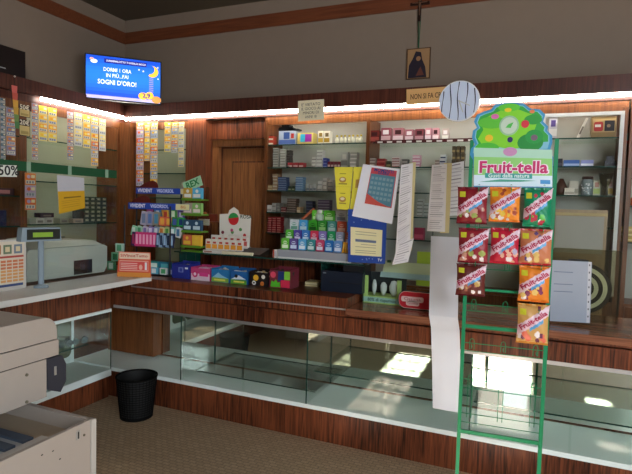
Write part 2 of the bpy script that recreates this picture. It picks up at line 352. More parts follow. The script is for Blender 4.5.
# glass upper counter shelf over the sweet boxes
us = thing('glass_counter_shelf', 'clear glass shelf raised over the counter above the open sweet boxes', 'shelf', (-1.85, 3.6, 1.0))
US0, US1, UY0, UZ = -2.66, -1.06, 3.40, 1.205
def lb(a, b, m, o=(-1.85, 3.6, 1.0)): return MB().box(tuple(a[i]-o[i] for i in range(3)), tuple(b[i]-o[i] for i in range(3)), m)
m = lb((US0, UY0, UZ-.008), (US1, 3.74, UZ), GLS); m.box((US0+1.85, UY0-.003-3.6, UZ-.009-1), (US1+1.85, UY0-.0005-3.6, UZ+.0005-1), GEDGE); m.build('glass_top', us)
for x in (US0+.01, -1.40): lb((x, 3.45, 1.0), (x+.008, 3.73, UZ-.009), GEDGE).build('glass_leg', us)
lb((-2.49, 3.7, 1.0), (-1.28, 3.735, UZ-.009), W_DARK).build('wooden_back', us)

# ------------------------------------------------------------------ left counter
t = thing('display_counter', 'dark left-hand counter with a pale ledge and glass case, behind the copier', 'counter', (-3.3, 2, 0))
def P(mb, n, par=None, label=None):
    o = mb.build(n, par or t, (3.3, -2, 0))
    if label: o['label'] = label
    return o
LX = -3.1; Y0 = .9; Y1 = YC-.02
P(MB().box((LX-.4, Y0, 0), (LX-.03, Y1, .18), W_DARK), 'kick_board')
P(MB().box((LX-.45, Y0, .181), (LX, Y1, .235), CASEW), 'case_base', label='pale white case base')
P(MB().box((LX-.45, Y0, .705), (LX, Y1, .728), CASEW), 'top_rail')
P(MB().box((LX-.45, Y0, .729), (LX-.01, Y1, .984), W_DARK), 'fascia')
P(MB().box((-3.55, Y0, .985), (-3.051, Y1, 1.019), W_DARK), 'worktop')
P(MB().box((-3.05, Y0, .985), (-2.70, Y1, 1.021), WHT), 'ledge', label='pale laminate ledge')
P(MB().box((LX-.45, Y0, .236), (LX-.41, Y1, .704), CASEW), 'back_panel')
for a, b in ((1.0, 2.0), (2.05, 2.86), (2.93, Y1-.03)):
    m = MB().rbox((a, -.003, .29), (b, 0, .68), mat('olive_glass_panel', (.16, .17, .11), .12), .05, 4)
    m.build('mirror_panel', t, (LX-.409+3.3, -2, 0), PI/2)
P(MB().box((LX-.008, Y0, .2355), (LX-.003, Y1-.004, .704), GL).box((LX-.009, Y1-.0035, .2355), (LX-.002, Y1, .704), GEDGE), 'glass_front')
P(MB().box((LX-.40, Y0+.01, .47), (LX-.06, 3.0, .477), GLS).box((LX-.06, Y0+.01, .469), (LX-.057, 3.0, .478), GEDGE), 'glass_shelf')

# ------------------------------------------------------------------ glass screens standing on the counters
def screen(x0, x1, y, z0, z1, label, splits):
    t = thing('glass_screen', label, 'glass screen', ((x0+x1)/2, y, z0)); cx = (x0+x1)/2
    xs = [x0]+splits+[x1]
    for a, b in zip(xs, xs[1:]):
        m = MB().box((a-cx+.003, -.004, 0), (b-cx-.003, .004, z1-z0), GL).box((a-cx+.003, -.0042, z1-z0), (b-cx-.003, .0042, z1-z0+.0012), GEDGE)
        for e in (a+.0018, b-.003): m.box((e-cx, -.0041, 0), (e-cx+.0012, .0041, z1-z0), GEDGE)
        m.build('glass_pane', t)
    return t
YG = 3.385
screen(-1.055, 1.3, YG, .938, 1.855, 'tall clear glass screen on the counter carrying the taped papers', [-.60, .0, .62])
gl = thing('glass_screen', 'glass screen on the left counter with a dark green band along its top', 'glass screen', (-3.05, 2.6, 1.02))
MB().box((-.004, -1.5, 0), (.004, .57, .83), GL).build('glass_pane', gl)
zt0 = onX(60, 174, -3.045).z-1.02; zt1 = onX(60, 165, -3.045).z-1.02
m = MB().box((.0045, -1.5, zt0), (.0075, .57, zt1), mat('dark_green_band', (.006, .07, .025), .4))
m.build('green_band', gl)
m = MB()
for px in (29, 70, 107):
    y = onX(px, 170, -3.04).y-2.6
    m.box((.0078, y-.015, zt0+.0), (.0085, y+.015, zt1), mat('clear_clip', (.25, .38, .28), .2))
m.build('band_clip', gl)

# ------------------------------------------------------------------ packs on the shelves
def pack_mesh(name, w, d, h, body, band=None, dot=None, top=None):
    B = hexm(body); m = MB().box((-w/2, 0, 0), (w/2, d, h), B)
    if band: m.pat(-w/2+.001, h*.12, w/2-.001, h*.45, hexm(band))
    if dot: m.pat(-w*.3, h*.55, w*.3, h*.85, hexm(dot))
    if top: m.pat(-w/2+.001, h*.88, w/2-.001, h, hexm(top))
    return m
SHELFN = ['top shelf', 'second shelf', 'third shelf', 'fourth shelf', 'lowest shelf']
def stack(p0, p1, ytop, z, zname, n, body, band, dot, look, place, cat='pack', Y=YS+.03, d=.07, name='small_pack'):
    a = onY(p0, ytop, Y); b = onY(p1, ytop, Y); x0, x1 = a.x, b.x; h = max(a.z, b.z)-z
    if h < .01: h = .02
    hh = h/n; w = (x1-x0)-.004
    lab = '%s %s' % (look, place)
    m = pack_mesh(name, w, d, hh-.0012, body, band, dot).build(name, None, ((x0+x1)/2, Y, z+.0006))
    grp = None if n == 1 else ('stack of '+look+'s '+place)
    if n > 1: lab = '%s in the stack %s' % (look, place)
    tag(m, lab[:140], cat, grp)
    for i in range(1, n):
        c = dup(m, (m.location.x+random.uniform(-.003, .003), Y+random.uniform(0, .006), z+.0006+hh*i))
    return m
Z = ZSH
S = lambda *a, **k: stack(*a, **k)
# bay right of the door
S(268.5, 273.5, 136, Z[0], 0, 2, 'c8452f', 'e8e0d0', None, 'red and white pack', 'at the left end of the top shelf')
S(318, 323.5, 131, Z[0], 0, 1, 'e6e2d0', 'c8a83a', '88702a', 'white jar-shaped pack', 'left one of two pale packs on the top shelf')
S(324, 330, 131, Z[0], 0, 1, 'e6e2d0', 'a88a2a', '6a5a3a', 'white pack with gold band', 'right one of two pale packs on the top shelf')
S(273, 278.5, 148, Z[1], 1, 8, 'a9a79c', '6e6a62', None, 'grey pack', 'leftmost tall one on the second shelf')
S(280, 285.5, 149, Z[1], 1, 7, 'c0beb2', '8a867a', None, 'pale grey pack', 'second tall one on the second shelf')
S(286.5, 290, 150, Z[1], 1, 7, '55504a', '38322e', None, 'dark grey pack', 'third tall one on the second shelf')
for i, (a, b) in enumerate(((287.5, 292.5), (293, 298), (298.5, 303.5))):
    S(a, b, 162.5, Z[1], 1, 1, 'a8363a', 'd8b8b0', None, 'low red pack', '%s of the red row on the second shelf' % ('first', 'second', 'last')[i])
S(311.5, 316, 157, Z[1], 1, 3, 'd0cec4', '94908a', None, 'white pack', 'short one in the middle of the second shelf')
S(316.5, 322.5, 150, Z[1], 1, 5, 'd8d6cc', 'a8a49c', None, 'white pack', 'tallest in the middle of the second shelf')
S(323, 327, 158, Z[1], 1, 3, '3c4890', '8890b8', None, 'blue pack', 'beside the middle white packs on the second shelf')
for i in range(4): S(327.5+3.3*i, 330.5+3.3*i, 161.5, Z[1], 1, 1, '6e2630', 'c8b0a8', None, 'small dark red pack', '%s of four on the second shelf' % ('first', 'second', 'third', 'fourth')[i])
S(341, 348, 152, Z[1], 1, 1, 'a8a69e', '76746c', 'c8c4b8', 'grey carton', 'square one on the second shelf left of the divider')
S(350, 357, 152, Z[1], 1, 4, '96948c', 'c8c4ba', None, 'grey carton', 'four high on the second shelf next to the divider')
S(267, 272, 185, Z[2], 2, 2, 'b09468', 'd8c8a0', None, 'tan pack', 'at the left end of the third shelf')
S(272.5, 277.5, 174, Z[2], 2, 5, 'a08468', 'cabea8', None, 'brown and white pack', 'tall one at the left of the third shelf')
S(278, 286.5, 177, Z[2], 2, 6, '3c5078', '8494ac', None, 'dark blue pack', 'tall one on the third shelf')
for i in range(2): S(288+3.6*i, 291.2+3.6*i, 186, Z[2], 2, 1, '2c3a28', '8a9070', None, 'low dark green pack', '%s of two between the blue packs' % ('left', 'right')[i])
S(295.5, 303, 177, Z[2], 2, 6, '6688b0', 'a8bcd0', None, 'light blue pack', 'second tall blue one on the third shelf')
for i in range(3): S(306+3.6*i, 309.2+3.6*i, 184+i % 2, Z[2], 2, 1, 'b8bab8', '7e8890', None, 'small whitish pack', '%s of three on the third shelf' % ('first', 'second', 'third')[i])
S(317.5, 322, 181, Z[2], 2, 2, 'd8d6d0', 'a8a8a4', None, 'white pack', 'two high on the third shelf')
S(322.6, 327, 178, Z[2], 2, 3, 'c8c0b8', '9a928c', None, 'off-white pack', 'three high on the third shelf')
S(327.6, 333, 180, Z[2], 2, 3, 'a89c90', '78706a', None, 'taupe pack', 'on the third shelf left of the yellow posters')
S(267, 271.5, 205, Z[3], 3, 1, 'd8d6ce', 'a09c94', None, 'white carton', 'at the left end of the fourth shelf')
S(272, 276, 203, Z[3], 3, 2, 'b8b6ae', '8c8880', None, 'light grey pack', 'second on the fourth shelf')
S(276.6, 280, 203, Z[3], 3, 3, '8c8a84', '6a6862', None, 'mid grey pack', 'third on the fourth shelf')
S(280.6, 286, 207, Z[3], 3, 2, '6a2c30', 'b09088', None, 'dark red pack', 'low pair on the fourth shelf')
S(286.6, 296, 198.5, Z[3], 3, 6, '5a4a40', '9a8c80', None, 'brown pack', 'six high on the fourth shelf')
S(296.6, 300.5, 207, Z[3], 3, 1, 'c0a078', 'e0d0b0', None, 'tan pack', 'right of the brown stack on the fourth shelf')
S(306, 313, 201, Z[3], 3, 4, '2c3044', '5c6478', None, 'blue-black pack', 'behind the white capped bottle')
S(318, 330, 200, Z[3], 3, 5, '6a5a78', 'b0a8b8', None, 'purple-grey pack', 'over the green pouches on the fourth shelf')
for i in range(3): S(267.5+4.6*i, 271.7+4.6*i, 217, Z[4], 4, 7, 'a02c30', 'd09890', None, 'red pack', '%s on the lowest shelf by the door' % ('leftmost column', 'middle column', 'right column')[i])
# wide bay
Xp = 370
for i, (a, b, y, c, c2) in enumerate(((369.5, 379.5, 130.5, '6a2420', 'a8544a'), (381, 391, 128, '8a4450', 'd0a8ac'), (393, 403.5, 128, 'a86e76', 'e0c8cc'), (405, 413.5, 129.5, '9c5c68', 'e0c4c8'), (415, 424, 129, '7a3a44', 'b88890'), (425, 431.5, 128, 'c88c98', 'ecd8dc'), (432.5, 439, 128, 'c89098', 'f0dcdc'), (442, 449, 128.5, 'b8a8a0', 'e8e4d8'))):
    S(a, b, y, Z[0], 0, 1, c, c2, 'e8dede' if i % 2 else '3a1418', ('dark red', 'two-tone dark pink', 'wide rosy', 'pale pink square', 'plum', 'light pink', 'rose pink', 'off-white')[i]+' carton', '%s from the divider on the top shelf' % ('first', 'second', 'third', 'fourth', 'fifth', 'sixth', 'seventh', 'eighth')[i], cat='carton', name='carton')
for i, (a, b, y, n, c, c2, L) in enumerate(((368, 375, 158, 3, 'b8aca0', '6a4a44', 'beige and brown pack'), (376.5, 385, 158.5, 2, '8a2c2c', 'b86058', 'red-brown pack'), (386, 391, 161, 1, '3a3828', '807850', 'dark olive pack'), (392, 400, 157, 4, 'c8b8b4', '8a4c48', 'white and red pack'), (402, 408, 159, 2, '6a6460', 'a8a098', 'grey pack'), (412, 420, 155, 4, 'c890a0', 'e8dcdc', 'pink and white pack'), (435, 439.5, 160, 2, '8c7a70', 'c0b0a4', 'fawn pack'), (440, 446, 154.5, 3, 'c4c4c4', '2c3050', 'white pack with dark lid'))):
    S(a, b, y, Z[1], 1, n, c, c2, None, L, 'above the taped papers on the second shelf')
for i, (a, b, y, n, zz, c, c2, L) in enumerate(((417, 423, 199, 5, 3, 'c4c2bc', '86847e', 'white pack seen between the receipts, left column'), (423.6, 429, 203, 4, 3, 'b4b8b4', '7e8480', 'white pack seen between the receipts, right column'))):
    S(a, b, y, Z[zz], 3, n, c, c2, None, L, 'on the fourth shelf')
S(414, 424, 228, Z[4], 4, 1, '9a2c48', 'c05068', None, 'crimson pack', 'between the receipts on the lowest shelf')
for i in range(3): S(452+4.5*i, 456+4.5*i, 146, Z[1], 1, 3, '4a3c28', '8c7850', None, 'brown pack', '%s beside the tree-shaped sign' % ('left column', 'middle column', 'right column')[i])
for i in range(4): S(398+4.3*i, 401.8+4.3*i, 178, Z[2], 2, 4, 'a8a6a0', '6c6a70', None, 'grey white pack', '%s between the papers on the third shelf' % ('first', 'second', 'third', 'fourth')[i])
# price rail under the cartons
m = MB().box((-1.28, YS+.004, Z[0]-.012), (-.35, YS+.009, Z[0]+.016), hexm('4a1a1c'))
for i in range(11): m.pat(-1.26+i*.083, Z[0]-.008, -1.215+i*.083, Z[0]+.006, hexm('dcd8d0'), y=YS+.004)
tag(m.build('price_rail'), 'dark red price rail with white tags along the top shelf of cartons', 'price rail')
# larger items of the top shelf
pA = onY(277, 142, YS+.03); pB = onY(296, 142, YS+.03); hb = onY(285, 131, YS+.03).z-Z[0]
m = MB().box((-.08, 0, 0), (.09, .12, hb), hexm('a8b4c4')).pat(-.078, .005, .088, hb*.35, hexm('5470b0')).pat(-.03, hb*.4, .03, hb*.9, hexm('3c5a9a')).pat(.045, hb*.45, .075, hb*.8, hexm('c03830'))
tag(m.build('carton', None, ((pA.x+pB.x)/2, YS+.03, Z[0]+.0005)), 'pale blue carton under a black peaked item on the top shelf', 'carton')
m = MB().rbox((-.09, 0, 0), (.06, .1, .035), BLACK, .015).box((.0, .0, .005), (.11, .09, .018), BLACK).rbox((-.06, .01, .035), (.02, .09, .06), BLACK, .01)
tag(m.build('black_case', None, ((pA.x+pB.x)/2, YS+.035, Z[0]+hb+.0015)), 'black bundled case lying on the pale blue carton', 'case')
a = onY(297.5, 133, YS+.03); b = onY(313, 133, YS+.03); wd = b.x-a.x
m = MB().box((-wd/2, 0, 0), (wd/2, .1, a.z-Z[0]-.001), hexm('d4c070')).pat(-wd*.3, .02, .0, .09, hexm('38b0d0')).pat(.0, .02, wd*.42, .09, hexm('a030a8'))
tag(m.build('carton', None, ((a.x+b.x)/2, YS+.03, Z[0]+.0005)), 'yellow carton with cyan and purple panels on the top shelf', 'carton')
# a row of little yellow-capped bottles
bm = thing('small_bottle', 'small clear bottle with yellow cap in the top shelf row', 'bottle', (onY(337, 140, YS+.05).x, YS+.05, Z[0]+.0005), 0, 'row of little bottles left of the divider')
MB().lathe([(.001, 0), (.014, 0), (.015, .04), (.008, .052), (.008, .058), (.001, .058)], hexm('d8d4bc')).build('bottle_body', bm)
MB().lathe([(.0085, .0585), (.0095, .0585), (.0095, .074), (.001, .075)], hexm('b8a030')).build('cap', bm)
for i in range(1, 7): dup(bm, (onY(337+4*i, 140, YS+.05).x, YS+.05+(i % 2)*.01, Z[0]+.0005))
# right bay (white frame)
S(549.5, 558, 117, Z[0], 0, 1, 'c8c4c8', 'ece8e0', '5c4888', 'white and purple carton', 'right behind the edge of the tree sign', cat='carton', name='carton')
a = onY(585, 117, YS+.05); a0 = onY(578, 137, YS+.05)
m = MB(); m.box((-.008, 0, 0), (.008, .1, a.z-Z[0]), hexm('d8d4c8')); m.pat(-.006, .03, .006, .09, hexm('6a625a'))
tag(m.build('leaflet', None, (a0.x, YS+.06, Z[0]+.004), (0, .36, 0)), 'narrow white leaflet leaning on the top shelf left of the toy box', 'leaflet')
a = onY(592, 117, YS+.03); b = onY(616, 136, YS+.03); wd = b.x-a.x; hb = a.z-Z[0]
m = MB().box((-wd/2, 0, 0), (wd/2, .09, hb), hexm('8c7040')).pat(-wd*.45, hb*.25, wd*.45, hb*.9, hexm('b0905c')).rbox((-wd*.4, -.004, hb*.3), (-.005, 0, hb*.75), hexm('b03028'), .012).pat(-wd*.36, hb*.5, -.02, hb*.62, hexm('e0d8c8'), y=-.004).box((.004, -.004, hb*.3), (wd*.42, 0, hb*.8), hexm('241c1c')).disc(.03, hb*.55, .012, -.0046, hexm('8c6a4c'))
tag(m.build('toy_box', None, ((a.x+b.x)/2, YS+.03, Z[0]+.0005)), 'gold boxed set with red and black items on the top right shelf', 'box')
for i, (p0, p1, y, c, c2, L) in enumerate(((558, 563, 158.5, '26242c', '484450', 'black little pack'), (563.5, 580, 160, '3a62a8', '9cb4d8', 'blue flat carton'), (581, 594, 160, '8890c8', 'e4e8f0', 'white and lilac flat carton'))):
    S(p0, p1, y, Z[1], 1, 1, c, c2, None, L, 'on the second shelf of the white framed bay', cat='carton', name='carton')
m = MB().box((-.035, 0, 0), (.035, .05, .045), BLACK).box((-.024, .005, .045), (.02, .045, .078), BLACK).cyl((-.012, -.008, .024), (-.012, 0, .024), .009, DGREY).cyl((.014, -.008, .024), (.014, 0, .024), .009, DGREY)
tag(m.build('black_gadget', None, (onY(610.5, 160, YS+.05).x, YS+.05, Z[1]+.0005)), 'small black stepped gadget at the right end of the second shelf', 'gadget')
m = MB().lathe([(.001, 0), (.04, 0), (.045, .02), (.048, .05), (.035, .08), (.02, .11), (.014, .125), (.001, .126)], hexm('4a2c20'))
tag(m.build('clay_pot', None, (onY(561, 190, YS+.09).x, YS+.09, Z[2]+.0005)), 'dark brown domed pot at the left of the third shelf', 'pot')
S(564.5, 575, 188, Z[2], 2, 1, 'dcd4c4', 'b0a898', None, 'cream flat carton', 'in front on the third right shelf', cat='carton', name='carton', Y=YS+.02, d=.05)
S(569, 579, 181, Z[2], 2, 1, 'c8c0b0', 'a09888', None, 'beige taller carton', 'behind the cream flat carton', cat='carton', name='carton', Y=YS+.08)
jr = thing('lidded_jar', 'glass jar of sweets with a dark lid on the third right shelf', 'jar', (onY(587, 190, YS+.07).x, YS+.07, Z[2]+.0005))
MB().lathe([(.001, 0), (.038, 0), (.04, .01), (.04, .105), (.032, .12)], mat('jar_glass', (.22, .27, .28), .15)).build('jar_body', jr)
MB().lathe([(.033, .1205), (.038, .1205), (.038, .14), (.001, .141)], hexm('3a2420')).build('lid', jr)
m = MB()
for i in range(12):
    t_ = -PI/2+random.uniform(-1.2, 1.2); m.ell((.0395*math.cos(t_), .0395*math.sin(t_), random.uniform(.015, .09)), .008, .005, .006, hexm('d8dce0'), 8)
m.build('sweets', jr)['kind'] = 'stuff'
S(593.5, 601, 180, Z[2], 2, 1, 'bcb8a4', 'a8b868', 'a87868', 'pastel carton', 'between the jar and the tall glass vase', cat='carton', name='carton', Y=YS+.08)
S(608.5, 614, 179, Z[2], 2, 1, 'b8b0a0', 'c8b060', 'a88880', 'pastel carton', 'right of the tall glass vase', cat='carton', name='carton', Y=YS+.08)
m = MB().lathe([(.001, 0), (.022, 0), (.012, .006), (.007, .02), (.012, .05), (.035, .09), (.05, .165), (.048, .165), (.033, .092), (.001, .06)], PLAS)
tag(m.build('glass_vase', None, (onY(605, 190, YS+.055).x, YS+.055, Z[2]+.0005)), 'tall flared clear glass vase on the third right shelf', 'vase')
# far right bay
def simple(name, label, cat, mb, loc, rot=0): return tag(mb.build(name, None, loc, rot), label, cat)
x = onY(630.5, 140, YS+.04).x
simple('toy_figure', 'turquoise and red toy at the right edge on the top shelf', 'toy', MB().ell((0, .03, .055), .035, .03, .05, hexm('68c0b8')).ell((.0, .01, .022), .034, .03, .022, hexm('c04048')).ell((-.012, -.002, .07), .009, .006, .009, BLACK), (x+.012, YS+.05, 2.1005))
simple('round_tin', 'dark blue round tin at the right edge', 'tin', MB().cyl((0, 0, .09), (0, .05, .09), .09, hexm('20345c'), 24).cyl((0, -.003, .09), (0, 0, .09), .07, hexm('30507c'), 24), (x+.125, YS+.06, 1.861))
simple('orange_bag', 'orange crumpled bag at the right edge', 'bag', MB().ell((0, 0, .035), .07, .05, .035, hexm('d87c34')).ell((.03, -.01, .04), .04, .04, .035, hexm('e8a050')).ell((-.04, -.02, .03), .03, .03, .028, hexm('c86028')), (x+.08, YS+.09, 1.661))
for i in range(3):
    simple('yellow_box', 'yellowish box %s of three at the right edge below the orange bag' % ('lowest', 'middle', 'topmost')[i], 'box', MB().box((-.06, 0, 0), (.05, .12, .036), hexm(('b89848', 'a88c50', 'c8a858')[i])).pat(-.055, .008, .03, .02, hexm('e0cc90')), (x+.03, YS+.05, 1.401+i*.037), (-.05, .04, .1)[i])

# pale wood box and items between screen and shelves, right
a = onY(553, 209, 4.0); b = onY(606, 246, 4.0); wd = b.x-a.x
cb = thing('rear_cabinet', 'pale framed cabinet standing behind the paper target on the right', 'cabinet', ((a.x+b.x)/2, 4.0, 0))
H0 = a.z
MB().box((-wd/2, .0, 0), (wd/2, .22, H0), W_PALE).build('body', cb)
m = MB().box((-wd/2+.02, -.008, H0-.30), (wd/2-.02, 0, H0-.045), mat('cab_door', (.36, .33, .28), .4)); m.box((-wd/2+.0, -.012, H0-.04), (wd/2, 0, H0-.022), hexm('b8a070')); m.build('door', cb)

# ------------------------------------------------------------------ papers and posters on the screen
def sheet(name, label, cat, c, Y, mats, z_th=.0012, group=None, rot=0, draw=None):
    """c = four photo corners (tl, tr, br, bl) seen on the screen plane Y"""
    pts = [onY(x, y, Y) for x, y in c]; o = Vector(((pts[2].x+pts[3].x)/2, Y, (pts[2].z+pts[3].z)/2))
    m = MB(); P = [(p.x-o.x, p.z-o.z) for p in pts]; m.prism(P[::-1], 0, z_th, mats)
    tl, tr, br, bl = [Vector(p) for p in P]
    def at(u, v): p = (tl*(1-u)+tr*u)*(1-v)+(bl*(1-u)+br*u)*v; return p
    if draw: draw(m, at)
    return tag(m.build(name, None, o), label, cat, group)
def qpatch(m, at, u0, v0, u1, v1, mt, k=1):
    P = [at(u0, v0), at(u0, v1), at(u1, v1), at(u1, v0)]; m.prism([(p.x, p.y) for p in P], -.0004*k, 0, mt)
def tline(m, at, t, u, v, size, mt, width=None, bold=0, k=3):
    p = at(u, v); q = at(u+.01, v); ang = math.atan2(q.y-p.y, q.x-p.x); m.text(t, size, p.x, p.y, mt, k=k, width=width, ang=ang, bold=bold)
INK = hexm('a4a4b0'); GREYL = hexm('d0d0da')
def d_white(m, at):
    qpatch(m, at, .25, .04, .93, .72, hexm('c8505c')); qpatch(m, at, .27, .15, .91, .70, hexm('5c8ca0'), 2)
    for i in range(6):
        for j in range(5): qpatch(m, at, .30+i*.1, .20+j*.09, .37+i*.1, .25+j*.09, hexm('84a8b4'), 3)
    P = [at(.25, .52), at(.25, .72), at(.90, .72), at(.55, .64)]; m.prism([(p.x, p.y) for p in P], -.0016, 0, hexm('d05a50'))
    tline(m, at, 'MOMENTI', .59, .075, .03, hexm('284888'), bold=.03); tline(m, at, 'DIVERSI', .59, .125, .022, hexm('284888'), bold=.03)
sheet('poster', 'white sheet with a blue and red printed calendar, hanging on the glass screen', 'poster', ((363, 164), (400, 169), (392, 224), (352, 216)), YG-.012, PAPER, draw=d_white)
def d_blue(m, at):
    qpatch(m, at, .07, .33, .90, .86, hexm('e8e2b4')); qpatch(m, at, .20, .55, .75, .60, hexm('6a7894'), 2)
    for v in (.40, .45, .64, .69, .76, .80): qpatch(m, at, .2 if v != .64 else .35, v, .75, v+.012, hexm('a8a48c'), 2)
    tline(m, at, 'TV', .86, .93, .025, hexm('e8e8f0'), bold=.02)
    for i in range(9): u, v = random.uniform(.05, .7), random.choice((random.uniform(.04, .25), random.uniform(.89, .96))); qpatch(m, at, u, v, u+.03, v+.02, hexm('7c94d0'), 2)
sheet('poster', 'dark blue notice with a cream printed sheet, hung at the counter above the black box', 'poster', ((348, 209), (387, 214), (385, 264), (348, 262)), YG-.006, BLUE, draw=d_blue)
def d_yel(m, at):
    for j in range(2):
        v = .2+.46*j
        p = at(.45, v+.10); m.disc(p.x, p.y, .026, -.0008, hexm('b89048'), rz=.02); m.disc(p.x, p.y+.004, .016, -.0014, hexm('e8dcc0'), rz=.010)
        qpatch(m, at, .28, v-.05, .64, v-.035, hexm('8c8438')); qpatch(m, at, .2, v+.18, .72, v+.21, hexm('a08c40'))
    qpatch(m, at, .0, .46, 1, .465, hexm('c8b838'))
sheet('poster', 'bright yellow poster with two round emblems, left one of the yellow pair', 'poster', ((334.5, 167), (353, 167), (349, 210), (337, 209)), YG+.012, YEL, draw=d_yel)
sheet('poster', 'bright yellow poster mostly hidden by the white calendar sheet', 'poster', ((353.6, 167), (364, 167), (362, 208), (350, 209)), YG+.010, YEL, draw=lambda m, at: (qpatch(m, at, .0, .1, .06, .75, hexm('b0a030')), qpatch(m, at, .3, .3, .8, .5, hexm('b89048'))))
def d_rec(n):
    def f(m, at):
        for i in range(n):
            v = .03+.95*i/n
            if i % 9 == 8: continue
            qpatch(m, at, .08+random.random()*.06, v, .6+random.random()*.32, v+.3/n, GREYL if i % 4 else INK)
    return f
RP = mat('receipt_paper', (.90, .91, .95), .8); RY = hexm('e0d4a0')
sheet('receipt_bundle', 'long yellow receipt strip under the white bundle, left one on the screen', 'receipts', ((409, 163), (416, 162), (412, 250), (404, 256)), YG-.006, RY)
sheet('receipt_bundle', 'white receipts bundle curling at its end, left one on the screen', 'receipts', ((401, 165), (413, 163), (410, 250), (395, 262)), YG-.009, RP, draw=d_rec(40))
sheet('receipt_slip', 'loose receipt end hanging over the bulb display', 'receipts', ((398, 245), (414, 238), (408, 262), (392, 265)), YG-.0115, RP, draw=d_rec(8))
sheet('receipt_bundle', 'yellow receipt strip behind the white one, left of the tree sign', 'receipts', ((444, 163), (452, 163), (449, 233), (440, 233)), YG-.006, RY)
sheet('receipt_bundle', 'wide white receipts bundle with a pinkish end, middle of the screen', 'receipts', ((432, 165), (447, 164), (445, 232), (427, 231)), YG-.009, RP, draw=d_rec(32))
sheet('notice', 'pale sheet taped behind the left posts of the sweets stand', 'paper', ((449, 164), (464, 161), (463, 215), (449, 216)), YG-.004, RP, draw=d_rec(14))
# long hanging roll of paper: down the screen, over the worktop edge, down in front of the case
lp = onY(431, 236, YG-.012); rp = onY(459, 236, YG-.012); zt_ = lp.z
wl, wr = onY(431, 330, 3.145), onY(458, 330, 3.145)
prof = [(YG-.014, zt_-1.0), (3.30, (zt_-1.0)*.66-.015), (3.225, (zt_-1.0)*.33-.03), (3.150, -.045), (3.146, -.12), (3.148, -.35), (3.142, onY(445, 410, 3.145).z-1)]
m = MB(); vs = []; n = len(prof)
for i, (y, z) in enumerate(prof):
    k = i/(n-1); xl = lp.x*(1-k)+onY(433, 404, 3.145).x*k; xr = rp.x*(1-k)+onY(461, 410, 3.145).x*k
    vs += [(xl+.45, y-3.3, z), (xr+.45, y-3.3, z), (xr+.45, y+.0012-3.3, z), (xl+.45, y+.0012-3.3, z)]
fs = []
for i in range(n-1):
    for j in range(4): a = i*4+j; b = i*4+(j+1) % 4; fs.append((a, a+4, b+4, b))
fs += [(0, 1, 2, 3), (4*n-1, 4*n-2, 4*n-3, 4*n-4)]
m.add(vs, fs, PAPER)
tag(m.build('paper_roll', None, (-.45, 3.3, 1.0)), 'very long blank white paper hanging from the screen down over the counter front', 'paper')
# grey sheet with punched binding strip, right screen pane
sheet('document_sleeve', 'pale blue-grey sheet with a punched white edge, on the right glass pane', 'paper', ((551, 260), (592, 262), (590, 323), (550, 321)), YG-.008, mat('bluegrey_sheet', (.36, .40, .47), .6),
      draw=lambda m, at: ([qpatch(m, at, .91, 0, .985, 1, hexm('c8c8cc'))] + [qpatch(m, at, .93, .04+.12*i, .96, .07+.12*i, hexm('585860'), 2) for i in range(8)] + [qpatch(m, at, .08, v, .55, v+.012, hexm('6c7488')) for v in (.18, .38, .5)]))
# target in a clear bag
a = onY(583, 288, 3.5)
tg = thing('target_game', 'black and white ring target in a clear bag behind the right glass pane', 'target', (a.x, 3.5, .94))
RR = onY(612, 290, 3.5).x-a.x; zc = a.z-.94
m = MB()
for i in range(6): m.disc(0, zc, RR*(1-i*.155), -.0035*(i*.2+1), hexm('15191c' if i % 2 == 0 else 'e4e8dc'), n=40, th=.004)
m.cyl((0, 0, zc), (0, .012, zc), RR, hexm('15191c'), 40); m.build('target_disc', tg)
xl, zt2 = onY(553, 249, 3.49).x-a.x, onY(600, 250, 3.49).z-.94; xr = onY(622, 260, 3.49).x-a.x
MB().rbox((xl, -.014, .004), (xr, -.0125, zt2), PLAS, .015).rbox((xl, .018, .004), (xr, .0195, zt2), PLAS, .015).build('clear_bag', tg)
MB().rbox((-.09, -.018, zc+RR+.005), (.02, -.0145, zc+RR+.02), BLACK, .006).build('bag_handle', tg)

# ------------------------------------------------------------------ bulb display, red plaque
a = onY(362, 304, 3.44)
bd = thing('bulb_display', 'pale green cardboard display with three light bulbs and a raised lid', 'display', (onY(382, 290, 3.44).x, 3.44, .9385))
hw = (onY(402, 300, 3.44).x-onY(364, 300, 3.44).x)/2
LG = hexm('b0d078'); TE = hexm('a0ccc0')
m = MB().box((-hw, 0, 0), (hw, .16, .05), LG).pat(-hw, .008, hw, .042, TE).text('80% di risparmio', .03, 0, .024, hexm('204838'), width=hw*1.5, bold=.02)
m.box((-hw, 0, .05), (-hw+.035, .004, .19), LG).box((hw-.03, 0, .05), (hw, .004, .17), LG).box((-hw, .156, .05), (hw, .16, .2), hexm('30383c')); m.build('carton', bd)
for i, (x, r) in enumerate(((-.52, .017), (-.02, .024), (.52, .032))):
    b = MB().lathe([(.001, .16 if i != 1 else .145), (r*.55, .155 if i != 1 else .14), (r, .12), (r*.95, .09), (r*.55, .065)], mat('bulb_glass', (.62, .68, .66), .25), c=(hw*x, .05, 0)).build('light_bulb', bd)
    MB().lathe([(r*.55, .065), (r*.5, .051), (.001, .0505)], ALU, c=(hw*x, .05, 0)).build('screw_base', b)
m = MB(); R = Matrix.Rotation(-.5, 3, 'X'); L = .085
xa, xb = onY(380, 280, 3.5).x-bd.location.x, onY(430, 280, 3.5).x-bd.location.x
m.box((xa, .12, .205), (xb, .126, .205+L), hexm('ccd4a8'), R, (0, .12, .205)); m.box((xa-.01, .11, .165), (xb-.01, .116, .204), hexm('a8c4c0'), R, (0, .12, .205))
m.box((xa+.02, .118, .28), (xa+.05, .1195, .30), hexm('3c6838'), R, (0, .12, .205)); m.build('raised_lid', bd)
